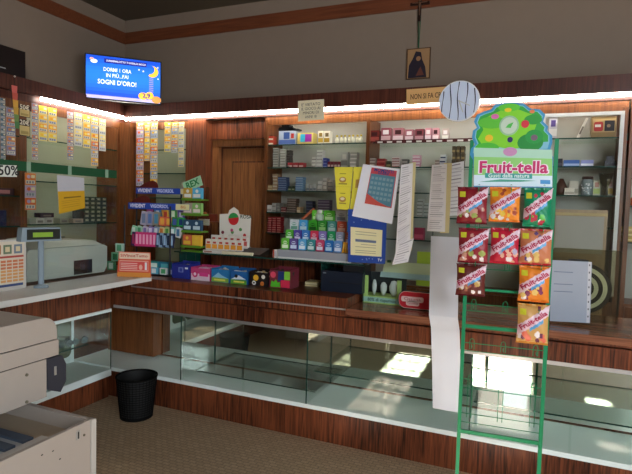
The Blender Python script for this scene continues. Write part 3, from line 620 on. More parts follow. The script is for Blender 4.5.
m2 = MB().box((xb-.12, .19, .12), (xb+.02, .195, .36), hexm('b0c840')); m2.build('header_card', bd)['label'] = 'lime green card'
a = onY(398, 300, 3.36); b = onY(440, 300, 3.36); wd = b.x-a.x; h_ = onY(400, 291, 3.36).z-.945
pq = MB().rbox((-wd/2, 0, 0), (wd/2, .012, h_+.014), hexm('20241f'), .05, 8).rbox((-wd/2+.005, -.002, .005), (wd/2-.005, 0, h_+.009), hexm('e0c0b0'), .046, 8).rbox((-wd/2+.008, -.003, .008), (wd/2-.008, -.002, h_+.006), hexm('c02430'), .043, 8)
pq.rbox((-wd*.42, -.0036, h_*.45), (wd*.12, -.003, h_*.78), hexm('e8c8c0'), .012, 4).rbox((-wd*.3, -.0036, h_*.22), (wd*.02, -.003, h_*.5), hexm('e8c8c0'), .012, 4)
pq.text('Ottima', .03, -wd*.15, h_*.62, hexm('a83848'), y=-.004, width=wd*.4).text('Gusto', .022, -wd*.14, h_*.38, hexm('a83848'), y=-.004, width=wd*.25).disc(wd*.3, h_*.5, .006, -.0036, hexm('e8c8c0'))
tag(pq.build('oval_plaque', None, ((a.x+b.x)/2, 3.36-.0, .9385)), 'red rounded plaque with a dark rim on the worktop by the bulb display', 'sign')

# ------------------------------------------------------------------ black boxes, paper stack under the shelf
a = onY(321, 290, 3.38); b = onY(362, 293, 3.38)
bx = thing('cash_printer', 'low black till box under the counter shelf, right of the sweet boxes', 'till', ((a.x+b.x)/2, 3.38, 1.0005)); wd = b.x-a.x; hh = onY(330, 271, 3.38).z-1
MB().rbox((-wd/2, 0, 0), (wd/2, .2, min(hh, .15)), mat('navy_black', (.01, .015, .028), .4), .006).build('body', bx)
MB().pat(-wd/2+.012, hh-.02, -wd/2+.035, hh-.012, hexm('808890')).box((-wd/2+.06, -.002, hh*.45), (wd/2-.02, 0, hh*.5), BLACK).build('front_slot', bx)
MB().box((.0, .03, min(hh, .15)), (wd/2, .19, .192), BLACK).build('paper_cover', bx)
for i in range(4):
    tag(MB().box((-.05, 0, 0), (.05, .12, .008), hexm(('d8cc98', 'c8bc90', 'e0d8b0', 'b8a878')[i])).build('note_pad', None, (onY(313, 280, 3.55).x, 3.52, 1.0005+i*.0085), random.uniform(-.15, .15)), 'cream note pad in the small pile left of the black till box', 'note pad', 'pile of cream note pads')

# ------------------------------------------------------------------ boxes of sweets in the open compartment
def sweetbox(p0, p1, yt, yb, label, body, draw, depth=.14, Y=3.32, top=None):
    a = onY(p0, yb, Y); b = onY(p1, yb, Y); wd = b.x-a.x-.006; h = onY((p0+p1)/2, yt, Y).z-1.0
    t = thing('sweets_carton', label, 'box of sweets', ((a.x+b.x)/2, Y, 1.0005))
    B = hexm(body); m = MB()
    m.box((-wd/2, 0, 0), (wd/2, .003, h*.9), B).box((-wd/2, depth, 0), (wd/2, depth+.003, h*1.02), B).box((-wd/2, .003, 0), (-wd/2+.003, depth, h*.95), B).box((wd/2-.003, .003, 0), (wd/2, depth, h*.95), B).box((-wd/2+.003, .003, 0), (wd/2-.003, depth, .003), B)
    draw(m, wd, h*.9); m.build('tray', t)
    if top:
        q = MB()
        for i in range(10): x = random.uniform(-wd*.4, wd*.4); y = random.uniform(.02, depth-.02); q.box((x-.018, y-.012, h*.55), (x+.018, y+.012, h*.86), hexm(random.choice(top)), Matrix.Rotation(random.uniform(-.5, .5), 3, 'Y'))
        q.build('sweets', t)['kind'] = 'stuff'
def db1(m, w, h): m.pat(-w*.12, h*.45, w*.16, h*.8, hexm('7c8cc8')).pat(-w*.06, h*.5, w*.10, h*.74, hexm('3848a0'), k=2).pat(w*.25, h*.7, w*.42, h*.82, hexm('e8e8e8'))
def db2(m, w, h): m.pat(-w*.49, 0, w*.49, h*.55, hexm('e4c8d4')).disc(-w*.28, h*.5, h*.27, -.0012, hexm('d02c70')).disc(-w*.28, h*.5, h*.13, -.002, hexm('f0d8e4')).pat(-w*.05, h*.35, w*.42, h*.65, hexm('d84088'), k=2)
def db3(m, w, h): m.pat(-w*.49, h*.02, w*.49, h*.35, hexm('88b048')).prism([(-w*.45, h*.35), (-w*.1, h*.75), (w*.1, h*.55), (w*.45, h*.35)], -.001, 0, hexm('90c8e0')).pat(-w*.35, h*.12, w*.3, h*.25, hexm('e8e060'), k=3)
def db4(m, w, h): m.pat(-w*.49, 0, w*.49, h*.35, hexm('5c9838')).disc(-w*.15, h*.62, h*.14, -.001, hexm('181c20')).prism([(-w*.45, h*.35), (0, h*.7), (w*.45, h*.4)], -.0008, 0, hexm('d8e8f0')).pat(-w*.3, h*.12, w*.35, h*.24, hexm('e8e060'), k=3)
def db5(m, w, h): m.disc(-w*.15, h*.6, h*.22, -.001, hexm('e8b030')).disc(w*.25, h*.7, h*.15, -.001, hexm('e8e0d0')).disc(-w*.25, h*.22, h*.16, -.001, hexm('e8e8e8')).disc(w*.2, h*.2, h*.16, -.001, hexm('c87030')).disc(-w*.25, h*.22, h*.07, -.0018, BLACK)
def db6(m, w, h): m.disc(-w*.33, h*.75, h*.18, -.001, hexm('e05068')).pat(-w*.1, h*.4, w*.2, h*.98, hexm('20386c')).pat(w*.2, h*.5, w*.48, h*.98, hexm('84c840')).pat(w*.05, h*.05, w*.47, h*.48, hexm('d83050'), k=2).prism([(-w*.45, h*.05), (-w*.4, h*.4), (-w*.28, h*.32), (-w*.2, h*.5), (-w*.1, h*.3), (0, h*.36), (.02*w, h*.05)], -.0012, 0, hexm('58c030'))
sweetbox(171.5, 189.5, 263, 280, 'dark blue carton with a white square logo, leftmost of the sweet boxes', '26318c', db1, top=('e8e4e0', '3a4aa0'))
sweetbox(190.5, 210, 267, 282, 'pink and white sweets carton beside the dark blue one', 'c84478', db2, top=('d8508c', 'e8c0d0'))
sweetbox(211, 229, 268, 284, 'blue and green carton with a sky picture beside the pink one', '2c78b0', db3, top=('d8d4cc', '9c8c84'))
sweetbox(230, 247, 270, 286, 'blue and green carton with a black round mark', '2060a0', db4, top=('b8b0a8', 'd8d8d8'))
sweetbox(249, 268, 271, 288, 'black carton printed with yellow and white round sweets', '201818', db5, top=('e0e0dc', 'c8b080'))
sweetbox(269, 290.5, 269, 290, 'multicoloured carton with green splashes, rightmost of the sweet boxes', '742c38', db6, top=('58402c', '2c3c28'))

# ------------------------------------------------------------------ rose-flavoured candy display on the glass shelf
UT = UZ+.001
def upl(Y, yaw=0, ox=0): return plane((ox, Y, UT), yaw)
o = onY(228, 250, 3.44)
cdz = thing('candy_display', 'white counter display with a strawberry circle and packets of fruit sweets', 'display', (o.x, 3.44, UT), .05)
g = plane(cdz.location, .05)
u0, u1 = g(203, 250)[0], g(241, 250)[0]
m = MB().box((u0, 0, 0), (u1, .10, .022), hexm('d8d0c8')).box((u0, .10, 0), (u1, .17, .05), hexm('d8d0c8')); m.pat(u0+.01, .006, u0+.08, .016, hexm('a86c50')).pat(u1-.05, .004, u1-.015, .018, hexm('b03038')); m.build('stepped_tray', cdz)
g = plane(cdz.location+Vector((0, .172, 0)), .05); hu0, hu1 = g(221, 215)[0], g(252, 215)[0]; zt2 = g(236, 214)[1]; cc = g(234.5, 219)
m = MB().prism([(hu0, .04), (hu0-.005, zt2*.98), (cc[0]-.05, zt2), (cc[0]-.04, zt2+.03), (cc[0], zt2+.055), (cc[0]+.04, zt2+.03), (cc[0]+.05, zt2), (hu1, zt2*.96), (hu1-.01, .04)][::-1], .172, .176, hexm('ddd8cc'))
m.disc(cc[0], cc[1], .047, .1715, hexm('c82830'), rz=.050).prism([(cc[0]+.047*math.cos(a_), cc[1]+.050*math.sin(a_)) for a_ in [.3+i*.28 for i in range(11)]], .1708, .1715, hexm('309048'))
m.text('ROSA', .042, g(247, 217)[0], g(247, 217)[1], hexm('405040'), y=.171, bold=.02)
for i in range(8): m.disc(random.uniform(hu0+.02, hu1-.03), random.uniform(.1, zt2*.6), .014, .1712, hexm(random.choice(('c83838', '58904c', 'c85c80', '803040'))), n=10)
m.build('header_card', cdz)
k = 0
for row, (yy, zz, n_) in enumerate(((.03, .0225, 6), (.11, .0505, 6))):
    for i in range(n_):
        x = u0+.03+(u1-u0-.06)*(i+.0)/(n_-1)
        q = MB().rbox((-.026, 0, 0), (.026, .02, .085), hexm('e0d8cc'), .006).pat(-.023, .01, .023, .045, hexm('e89c30') if row == 0 else hexm('c86058')).pat(-.014, .05, .014, .066, hexm('c04838'), k=2)
        tag(q.build('sweets_packet', None, cdz.location+Matrix.Rotation(.05, 3, 'Z') @ Vector((x, yy, zz+.001))), ('front row' if row == 0 else 'back row')+' fruit sweets packet standing in the strawberry display', 'packet', ('front' if row == 0 else 'back')+' packets in the strawberry display')
# white card on a brown box, left of the display
o = onY(206, 222, 3.6)
bb = thing('card_holder', 'brown glossy box with a white card on its front, above the candy display', 'box', (o.x, 3.6, UT+.0)); g = plane(bb.location, 0)
z0 = g(208, 223)[1]
MB().box((-.07, 0, z0), (.07, .1, z0+.012), W_MID).box((-.07, .09, 0), (-.055, .1, z0), W_MID).box((.055, .09, 0), (.07, .1, z0), W_MID).build('stand', bb)
MB().box((-.05, .01, z0+.0125), (.06, .08, z0+.075), hexm('6c2c1c')).ell((-.02, .01, z0+.08), .02, .02, .012, hexm('c87040')).build('brown_box', bb)
MB().box((-.07, -.006, z0-.02), (.035, -.001, z0+.032), hexm('d0ccc8')).pat(-.06, z0-.01, .025, z0, GREYL, y=-.006).build('price_card', bb)

# money tray with roll, small tester
a = onZ(240, 252, UT); b = onZ(270, 255, UT)
mt_ = thing('money_tray', 'black mat tray with a cream roll along its front edge on the glass shelf', 'tray', ((a.x+b.x)/2, 3.42, UT)); wd = .31
MB().prismx([(0, 0), (.165, 0), (.165, .05), (.0, .012)], -wd/2, wd/2, mat('dark_mat', (.02, .015, .012), .4)).build('mat', mt_)
MB().cyl((-wd/2-.015, -.004, .012), (wd/2-.055, -.004, .014), .0125, hexm('e0d8b8'), 14).build('cream_roll', mt_)
o = onY(274.5, 256, 3.42)
tag(MB().box((-.016, 0, 0), (.016, .05, .06), hexm('dcd8d4')).pat(-.015, .0, -.003, .06, hexm('a83828')).pat(.0, .01, .014, .05, hexm('b8b4c0')).build('small_pack', None, (o.x, 3.42, UT), -.1), 'red and white pack standing left of the grey pouch rack', 'pack')

# grey stepped rack with pouches
o = onY(313, 262, 3.42)
rk = thing('pouch_rack', 'grey stepped rack holding rows of small chewing gum pouches', 'rack', (o.x, 3.42, UT)); g = plane(rk.location, 0)
u0, u1 = g(278, 258)[0], g(351, 258)[0]
GR = mat('rack_grey', (.30, .31, .34), .5)
steps = [(0, .065), (.07, .125), (.14, .20), (.21, .28)]
m = MB()
for i, (y, z) in enumerate(steps): m.box((u0, y, 0), (u1, y+.069, z), GR)
m.box((u0-.002, -.004, 0), (u1+.002, 0, .012), WHT); m.build('stepped_body', rk)
cols = [[('62b83c', 'e4f0d8'), ('5c4c8c', 'c8d8ec'), ('58a8d8', 'e0ecf4'), ('38888c', 'd0e0e0'), ('c0486c', 'd8dce8'), ('2870b8', 'b8d8ec'), ('5c88c0', 'd0d8e8')],
        [('54b038', 'd8ecd0'), ('5848a0', 'd8d0e8'), ('3878c0', 'cce0f0'), ('d83858', 'e8c8d0'), ('8878b8', 'd8e0ec'), ('209858', 'b8e0c8'), ('a0a8c0', 'e0e0e8'), ('c87050', 'e0d0c8')],
        [('d0d8d8', '70a890'), ('48a0d8', 'c8e4f0'), ('3c9c2c', '205018'), ('2f8c30', 'a0d080'), ('509890', 'c0d8d0'), ('d05840', 'e8b8a0'), ('3c90c8', 'b8d8e8')],
        [('68c838', 'd0f0b0'), ('58bc38', 'c8ecb0'), ('b8bcc0', '707880'), ('50a890', '284c40')]]
for r, (y, z) in enumerate(steps):
    C = cols[r]; n_ = len(C); a_, b_ = (u0+.01, u1-.075 if r == 0 else u1-.02)
    if r == 3: a_ = u0+.16
    for i, (c1, c2) in enumerate(C):
        w_ = (b_-a_)/n_; x = a_+w_*(i+.5); hh = .084 if r < 3 else .08
        q = MB().rbox((-w_*.44, 0, 0), (w_*.44, .018, hh), hexm(c1), .008).pat(-w_*.34, hh*.12, w_*.34, hh*.42, hexm(c2)).disc(0, hh*.62, w_*.24, -.001, hexm(c2), n=12, rz=hh*.14).pat(-w_*.2, hh*.58, w_*.2, hh*.68, hexm(c1), k=4)
        nm = {'62': 'green', '5c': 'violet', '58': 'sky blue', '38': 'teal', 'c0': 'rose', '28': 'blue', '54': 'green', 'd8': 'red', '88': 'lilac', '20': 'emerald', 'a0': 'silver', 'c8': 'terracotta', 'd0': 'orange-red', '48': 'light blue', '3c': 'blue', '2f': 'green', '50': 'sea green', '68': 'lime green', 'b8': 'grey'}.get(c1[:2], 'coloured')
        ordn = ('first', 'second', 'third', 'fourth', 'fifth', 'sixth', 'seventh', 'eighth')[i]
        tag(q.build('gum_pouch', None, rk.location+Vector((x, y+.022, z+.001)), random.uniform(-.08, .08)), '%s gum pouch, %s from left on %s step of grey rack' % (nm, ordn, ('front', 'second', 'third', 'top')[r]), 'gum pouch')
for i in range(4):
    x = u1-.066+i*.019
    tag(MB().box((-.007, 0, 0), (.007, .012, .075), hexm('dc9c28'), Matrix.Rotation(.14, 3, 'Y')).pat(-.004, .03, .006, .06, hexm('f0c860')).build('gum_stick_pack', None, rk.location+Vector((x, .022, .0675))), 'orange stick pack, %s of four at the right end of the front step' % ('first', 'second', 'third', 'fourth')[i], 'gum pack')
# capped white bottle and brown stick behind
bt = thing('squat_bottle', 'white squat bottle with round cap on the grey rack top step', 'bottle', rk.location+Vector((g(307, 215)[0]-.0, .24, .2815)))
MB().lathe([(.001, 0), (.028, 0), (.03, .01), (.03, .045), (.02, .055), (.001, .0555)], hexm('b8c8b8')).build('bottle_body', bt)
MB().lathe([(.022, .056), (.024, .06), (.022, .078), (.001, .084)], hexm('d8dcd8')).build('cap', bt)
a = g(296, 205); b = g(290, 226)
m = MB().cyl((g(289, 225)[0], .25, .2815+.012), (g(300, 205)[0], .27, .2815+.09), .011, hexm('a85838'), 10).cyl((g(289, 225)[0]-.005, .24, .2815+.0), (g(289, 225)[0], .25, .2815+.012), .012, hexm('a85838'), 10)
tag(m.build('brown_tube', None, rk.location), 'terracotta coloured tube leaning behind the gum pouches', 'tube')

# ------------------------------------------------------------------ chewing gum wire rack in the corner
o = onY(148, 278, 3.32)
wr_ = thing('gum_rack', 'tall counter rack of chewing gum with two blue header boards in the corner', 'rack', (o.x, 3.32, 1.0005), .12)
g = plane(wr_.location, .12)
def boxat(mb, p0, y0, p1, y1, d0, d1, mt):
    a = g(p0, y0); b = g(p1, y1); return mb.box((min(a[0], b[0]), d0, min(a[1], b[1])), (max(a[0], b[0]), d1, max(a[1], b[1])), mt)
uL, uR = g(124.5, 250)[0], g(170, 250)[0]; zT = g(150, 190)[1]
m = MB()
for u in (uL, uR): m.cyl((u, .0, 0), (u, .0, g(125, 205)[1]), .006, BLACK); m.cyl((u, .16, 0), (u, .16, zT), .006, BLACK)
m.box((uL, .0, 0), (uR, .17, .01), BLACK); m.build('frame', wr_)
hw_ = MB()
for (ya, yb, p0, p1, dd) in ((187.5, 193.5, 128.5, 187, .10), (203, 209.5, 125, 187, .04)):
    a = g(p0, yb); b = g(p1, ya); z0_, z1_ = g(150, yb)[1], g(150, ya)[1]; L_ = b[0]-a[0]
    q = MB().box((a[0], dd, z0_), (b[0], dd+.006, z1_), hexm('2444a0')).pat(a[0]+L_*.78, z0_+.002, b[0], z1_-.002, hexm('e0d8a0'), y=dd)
    q.text('VIVIDENT', .042, a[0]+L_*.16, (z0_+z1_)/2, hexm('e8e8f0'), y=dd, bold=.03, width=L_*.26).text('VIGORSOL', .038, a[0]+L_*.52, (z0_+z1_)/2, hexm('d0d8f8'), y=dd, bold=.03, width=L_*.30)
    q.text('BIG', .03, a[0]+L_*.9, (z0_+z1_)/2, hexm('c07838'), y=dd, bold=.02)
    hb_ = q.build('header_board', wr_)
    c = g((p0+20-7), ya-3); MB().prism([(c[0]+.09*math.cos(t2), z1_+.001+max(0, .052*math.sin(t2)*(1+.5*math.cos(t2)))) for t2 in [PI*i/14 for i in range(15)]], dd, dd+.005, hexm('5a1c14')).build('oval_crest', hb_)
# sloping tiers
tiers = [(.0, .055, g(150, 247)[1]), (.10, .17, g(150, 226)[1]), (.056, .098, g(150, 237)[1])]
for (y0_, y1_, z) in tiers:
    MB().box((uL-.04, y0_, z-.006), (uR+.06, y1_, z), PLAS).build('tier_shelf', wr_)
def rackpack(u, y, z, w_, h_, c1, c2, label, grp=None, tilt=.0, name='gum_pack'):
    q = MB().box((-w_/2, 0, 0), (w_/2, .02, h_), hexm(c1), Matrix.Rotation(tilt, 3, 'Y')).pat(-w_*.3, h_*.15, w_*.3, h_*.85, hexm(c2))
    tag(q.build(name, None, wr_.location+Matrix.Rotation(.12, 3, 'Z') @ Vector((u, y, z+.0008)), .12), label, 'gum pack', grp)
ORD = ('first', 'second', 'third', 'fourth', 'fifth', 'sixth', 'seventh', 'eighth', 'ninth', 'tenth', 'eleventh', 'twelfth')
z = tiers[0][2]; n_ = 12
for i in range(n_):
    p = 131+i*3.5; u = g(p, 240)[0]; c = ('3c2048', 'a03058') if i == 0 else (('d8387c', 'f0a8c8') if i < 7 else (('283858', '98b8d8') if i % 2 else ('88a8c8', '203050')))
    rackpack(u, .03, z, .033, g(150, 233)[1]-z, c[0], c[1], '%s gum pack, %s from left in the corner rack lower row' % ('purple' if i == 0 else 'pink' if i < 7 else 'dark blue' if i % 2 else 'pale blue', ORD[i]), tilt=.12)
z = tiers[1][2]
for i, (c1, c2, nm) in enumerate((('a8a0b0', '70809c', 'grey'), ('9894a8', '5878b0', 'lilac grey'), ('8c8878', '4888a8', 'grey and teal'), ('e87850', 'e8b048', 'orange'), ('e06850', 'f0c050', 'coral'), ('287c3c', '4858a0', 'green and blue'), ('30a048', '203870', 'bright green'))):
    p = 137+i*6.3; u = g(p, 222)[0]
    rackpack(u, .09, z, .055, g(150, 212 if i < 3 else 217)[1]-z, c1, c2, '%s gum pack, %s from left in the corner rack upper row' % (nm, ORD[i]), tilt=.15)
z = tiers[2][2]
for i, (c1, c2, nm) in enumerate((('88c8a0', 'd8e8d8', 'mint'), ('a8c8b0', '489868', 'pale green'), ('c8c0d0', '8070a8', 'pale lilac'), ('9080b8', 'd8d0e8', 'violet'), ('88a0c0', 'd8e0e8', 'grey-blue'), ('e0d090', 'c87838', 'cream'), ('c8d890', '60a048', 'lime'), ('78b8b0', 'e0ece8', 'aqua'), ('d8dce0', '48789c', 'white and blue'))):
    rackpack(g(129+i*5.6, 232)[0], .062, z, .046, g(150, 227)[1]-z, c1, c2, '%s gum pack, %s from left in the corner rack middle row' % (nm, ORD[i]), tilt=.25)
for i in range(4):
    p = 128+i*11; u = g(p, 262)[0]
    rackpack(u, .05, .011, .11, .10, ('207080', '3888a0', '2c8c88', '1c6c88')[i], ('b8d8d0', '8cc8c8', 'd8e8e0', '58a8b0')[i], '%s carton behind the red card at the foot of the corner rack' % ('dark teal leftmost', 'blue-teal second', 'sea green third', 'petrol rightmost')[i], name='gum_carton')
for i in range(3):
    p = 113+i*4; u = g(p+3, 250)[0]
    rackpack(u-.01, -.05+.0*i, .03+.075*(i), .07, .07, ('489868', '78c098', 'b8dcc8')[i], ('c8e0d0', '307848', '58a078')[i], '%s green pouch clipped at the left of the corner rack' % ('lowest', 'middle', 'topmost')[i], name='gum_pouch')
for i, (c1, c2, nm) in enumerate((('d8e4e8', '3878a8', 'white and blue'), ('f0e8d0', 'c84858', 'cream and red'), ('68b0c8', 'e8f0f0', 'turquoise'), ('e0e4e0', '48a068', 'white and green'), ('3c58a8', 'd0d8f0', 'royal blue'))):
    rackpack(g(133+i*9.5, 262)[0], .025, .0105, .065, .052, c1, c2, '%s gum carton, %s from left at the front foot of corner rack' % (nm, ORD[i]), name='gum_carton')
for i, (c1, c2, nm) in enumerate((('c05890', 'e8c0d8', 'magenta'), ('4888c0', 'd8e8f4', 'azure'), ('e8b048', 'c04838', 'amber'), ('58a858', 'e0f0d0', 'leaf green'), ('7868b0', 'e0d8f0', 'purple'))):
    rackpack(g(140+i*8, 212)[0], .135, tiers[1][2], .05, .135+.01*(i % 2), c1, c2, '%s tall gum pouch, %s from left at the back of the corner rack' % (nm, ORD[i]), tilt=-.12, name='gum_pouch')
# candy tower
o = onY(190, 252, 3.42)
tw = thing('candy_tower', 'narrow green plastic tower of sweets beside the corner gum rack', 'rack', (o.x, 3.42, UT)); g2 = plane(tw.location, 0)
LIME = hexm('5c8c24'); ua, ub = g2(181, 240)[0], g2(201, 240)[0]
zs_ = [g2(190, y)[1] for y in (246, 231, 214, 199)]
m = MB().box((ua, .10, 0), (ub, .108, zs_[3]+.10), PLAS).box((ua, 0, 0), (ub, .1, .01), LIME); m.build('back_panel', tw)
for k_, z in enumerate(zs_):
    MB().box((ua, 0, z-.01), (ub, .099, z), LIME).box((ua, -.004, z-.014), (ub, 0, z+.006), LIME).build('tier', tw)
    for j in range(2):
        c = (('d86c48', 'e8b840'), ('30506c', 'a8c8d8'), ('a89c88', '88b868'), ('c8a040', '58b0d8'))[k_][j if k_ != 1 else 0]; c2 = ('e8c040', 'c8dce4', 'e8d8d0', 'e8e8e0')[k_]
        q = MB().rbox((-.042, 0, 0), (.042, .03, .088), hexm(c), .008).pat(-.033, .012, .033, .040, hexm(c2)).disc(0, .062, .014, -.001, hexm(c2), n=12)
        tag(q.build('sweets_packet', None, tw.location+Vector((ua+(ub-ua)*(.27+.46*j), .01, z+.0005))), '%s packet on the %s tier of the green tower, %s side' % (('orange', 'dark blue', 'pale green', 'yellow and blue')[k_], ('lowest', 'second', 'third', 'top')[k_], ('left', 'right')[j]), 'packet')
MB().box((-.09, .02, zs_[3]+.08), (.09, .025, zs_[3]+.16), hexm('a8d8b0'), Matrix.Rotation(-.35, 3, 'Y')).text('REX', .07, 0, zs_[3]+.12, hexm('208048'), y=.019, ang=.35, bold=.03).build('header_card', tw)['label'] = 'tilted pale green card'
for i, (px, py, c1, c2, nm) in enumerate(((187, 181, 'b088a0', '5878a8', 'mauve and blue crumpled toy'), (177, 186, 'c07890', 'c8a890', 'pink and beige crumpled toy'))):
    v = wr_.location+Matrix.Rotation(.12, 3, 'Z') @ Vector((g(px, py)[0], .14, 0))
    z = g(px, 190 if i else 189)[1]
    m = MB().ell((0, 0, .03), .035, .022, .03, hexm(c1)).ell((-.03, 0, .055), .014, .01, .018, hexm(c2)).ell((.028, 0, .055), .014, .01, .018, hexm(c1)).ell((0, -.016, .03), .016, .01, .014, hexm(c2)).ell((.02, -.005, .012), .02, .018, .012, hexm(c2))
    m.cyl((0, .01, -z+.03+.0), (0, .01, .01), .002, BLACK)
    tag(m.build('plush_toy', None, (v.x, v.y, 1.0+z)), nm+' on a wire above the gum rack', 'toy')

# ------------------------------------------------------------------ red card on the ledge
o = onZ(134, 277, 1.022)
rc = thing('lottery_card', 'small red and orange lottery notice standing on the pale ledge end', 'sign', (o.x, min(o.y, 3.12), 1.0215), .35); g = plane(rc.location, .35)
h_ = g(134, 252)[1]; w_ = g(152, 265)[0]-g(118, 265)[0]
m = MB().prism([(-w_/2, 0), (w_/2, 0), (w_/2-.005, h_), (-w_/2+.015, h_)], -.002, .002, hexm('d85c40')); m.pat(-w_/2+.004, 0, w_/2-.004, h_*.18, hexm('dc9040'), y=-.002).pat(-w_/2+.02, h_*.24, w_/2-.02, h_*.66, hexm('e8a898'), y=-.002).pat(-w_/2+.024, h_*.28, w_/2-.024, h_*.62, hexm('dc5450'), y=-.002, k=2)
for i in range(4): m.pat(-w_/2+.03, h_*(.32+.07*i), w_*.1, h_*(.345+.07*i), hexm('f0d0c8'), y=-.002, k=3)
m.pat(w_*.32, h_*.3, w_*.38, h_*.6, hexm('e8e8e8'), y=-.002, k=3).disc(w_*.2, h_*.4, .014, -.0042, hexm('e8b0a0'), rz=.02)
m.pat(-w_/2+.018, h_*.72, w_/2-.01, h_*.97, hexm('e8d0b8'), y=-.002).text('SiVinceTutto', .03, 0, h_*.85, hexm('c03030'), y=-.002, width=w_*.8, bold=.02); m.build('card', rc)
MB().prismx([(.002, 0), (.05, 0), (.002, h_*.6)], -.02, .02, hexm('c8b8a0')).build('easel_back', rc)

# ------------------------------------------------------------------ left: terminal, display pole, board, blue boxes
pr = thing('lottery_terminal', 'bulky grey-green lottery terminal with rounded sloping lid on the left counter', 'machine', (-3.32, 2.86, 1.0195), 0)
# local: x toward us-right (world x), built along world axes
g3 = lambda px, py: onX(px, py, -3.12)
ya, yb = g3(27, 285).y-2.86, g3(107, 285).y-2.86; z1 = g3(70, 247).z-1.02; z2 = g3(70, 236).z-1.02
m = MB().prism([(ya, 0.012), (yb-.03, 0.012), (yb, .06), (yb-.0, z1*.93), (yb-.04, z1), (ya+.02, z1), (ya, z1*.9)], -.2, .2, GREYP)
for v in m.v: v.x, v.y = -v.y, v.x
m.build('body', pr)
m = MB().prism([(ya+.1, z1+.001), (yb-.03, z1+.001), (yb-.1, z1+.035), (ya+.25, z1+.06), (ya+.14, z1+.05)], -.17, .19, mat('lid_cream', (.50, .50, .42), .5))
for v in m.v: v.x, v.y = -v.y, v.x
m.build('lid', pr)
MB().box((-.12, -.15, z1+.06), (.05, .02, z1+.066), BLACK).build('paper_slot', pr)
c = g3(83, 267); MB().box((.2005, c.y-2.86-.085, c.z-1.02-.05), (.204, c.y-2.86+.085, c.z-1.02+.055), BLACK).box((.204, c.y-2.86-.03, c.z-1.02-.02), (.21, c.y-2.86+.01, c.z-1.02+.02), DGREY).build('connector_panel', pr)
for y in (ya+.05, yb-.08): MB().cyl((.1, y, 0), (.1, y, .012), .02, BLACK).build('foot', pr)
dp = onZ(41, 283, 1.0225)
cdp = thing('customer_display', 'pale blue-grey customer price display on a pole beside the terminal', 'display', (-2.93, onX(41, 270, -2.93).y, 1.0215), PI/2-.25)
gg = plane(cdp.location, PI/2-.25); PB = mat('display_bluegrey', (.24, .31, .36), .5)
MB().lathe([(.001, 0), (.045, 0), (.043, .012), (.018, .022), (.001, .0225)], PB).build('base', cdp)
uz = gg(40, 241)[1]; MB().cyl((0, 0, .0226), (0, 0, uz), .018, PB, 16).build('pole', cdp)
a, b = gg(20, 228), gg(59, 239)
hd = MB().prism([(a[0]-.01, uz+.001), (b[0], uz+.001), (b[0]-.01, uz+.088), (a[0], uz+.088)], -.035, .03, PB).build('head', cdp)
MB().box((a[0]+.025, -.039, uz+.012), (b[0]-.012, -.0352, uz+.078), hexm('20241f')).box((a[0]+.06, -.0405, uz+.028), (b[0]-.06, -.0391, uz+.058), mat('lcd_green', (.16, .28, .03), .4, emit=.25)).build('screen', hd)
# lottery slip board
a = onX(26, 239, -3.0); b = onX(26, 289, -3.0)
lb_ = thing('play_slip_board', 'white framed board with coloured betting slips at the left edge of the counter', 'board', (-3.0, a.y-.19, 1.0215), PI/2)
hB = a.z-1.02
m = MB().box((-.2, 0, 0), (.19, .012, hB), hexm('c8c4bc')); m.build('board', lb_)
m = MB().box((-.19, -.003, .02), (.175, 0, hB-.012), hexm('d8ccb8'))
for i in range(5):
    x = -.18+i*.071
    m.pat(x, hB*.72, x+.055, hB*.9, hexm(('707c70', '5c6870', 'b07850', '6c7c64', '708090')[i]), y=-.003).pat(x+.012, hB*.76, x+.042, hB*.86, hexm('d8c8a0'), y=-.003, k=2)
m.pat(-.19, hB*.64, .17, hB*.68, hexm('b04c40'), y=-.003)
for i in range(7):
    for j in range(9): m.pat(-.185+j*.04, hB*(.16+.065*i), -.152+j*.04, hB*(.205+.065*i), hexm('cc7850' if i > 3 else 'd89c60'), y=-.003)
m.pat(-.19, hB*.07, .165, hB*.12, hexm('40507c'), y=-.003); m.build('betting_slips', lb_)
# shelf items of the left end bay
for i, (y, c, z, h_) in enumerate(((2.35, '181c34', 1.361, .13), (2.60, '141a38', 1.361, .13), (2.87, '1a2040', 1.361, .13))):
    tag(MB().box((-.12, -.12, 0), (.1, .12, h_), hexm(c)).pat(-.1, .02, .08, .05, hexm('2c3864'), y=-.12).build('blue_box', None, (XBK+.16, y, z)), 'navy blue box on the left end shelf, %s from the green band post' % ('third', 'second', 'first')[i], 'box')
y = onX(8, 190, XS-.06).y
tag(MB().box((-.05, -.12, 0), (.04, .12, .06), hexm('3a2028')).box((.04, -.09, .015), (.041, .08, .045), hexm('a87070')).build('maroon_box', None, (XS-.08, min(y, 2.95), 1.6155)), 'maroon box with a pinkish front on the shelf under the percent sign', 'box')
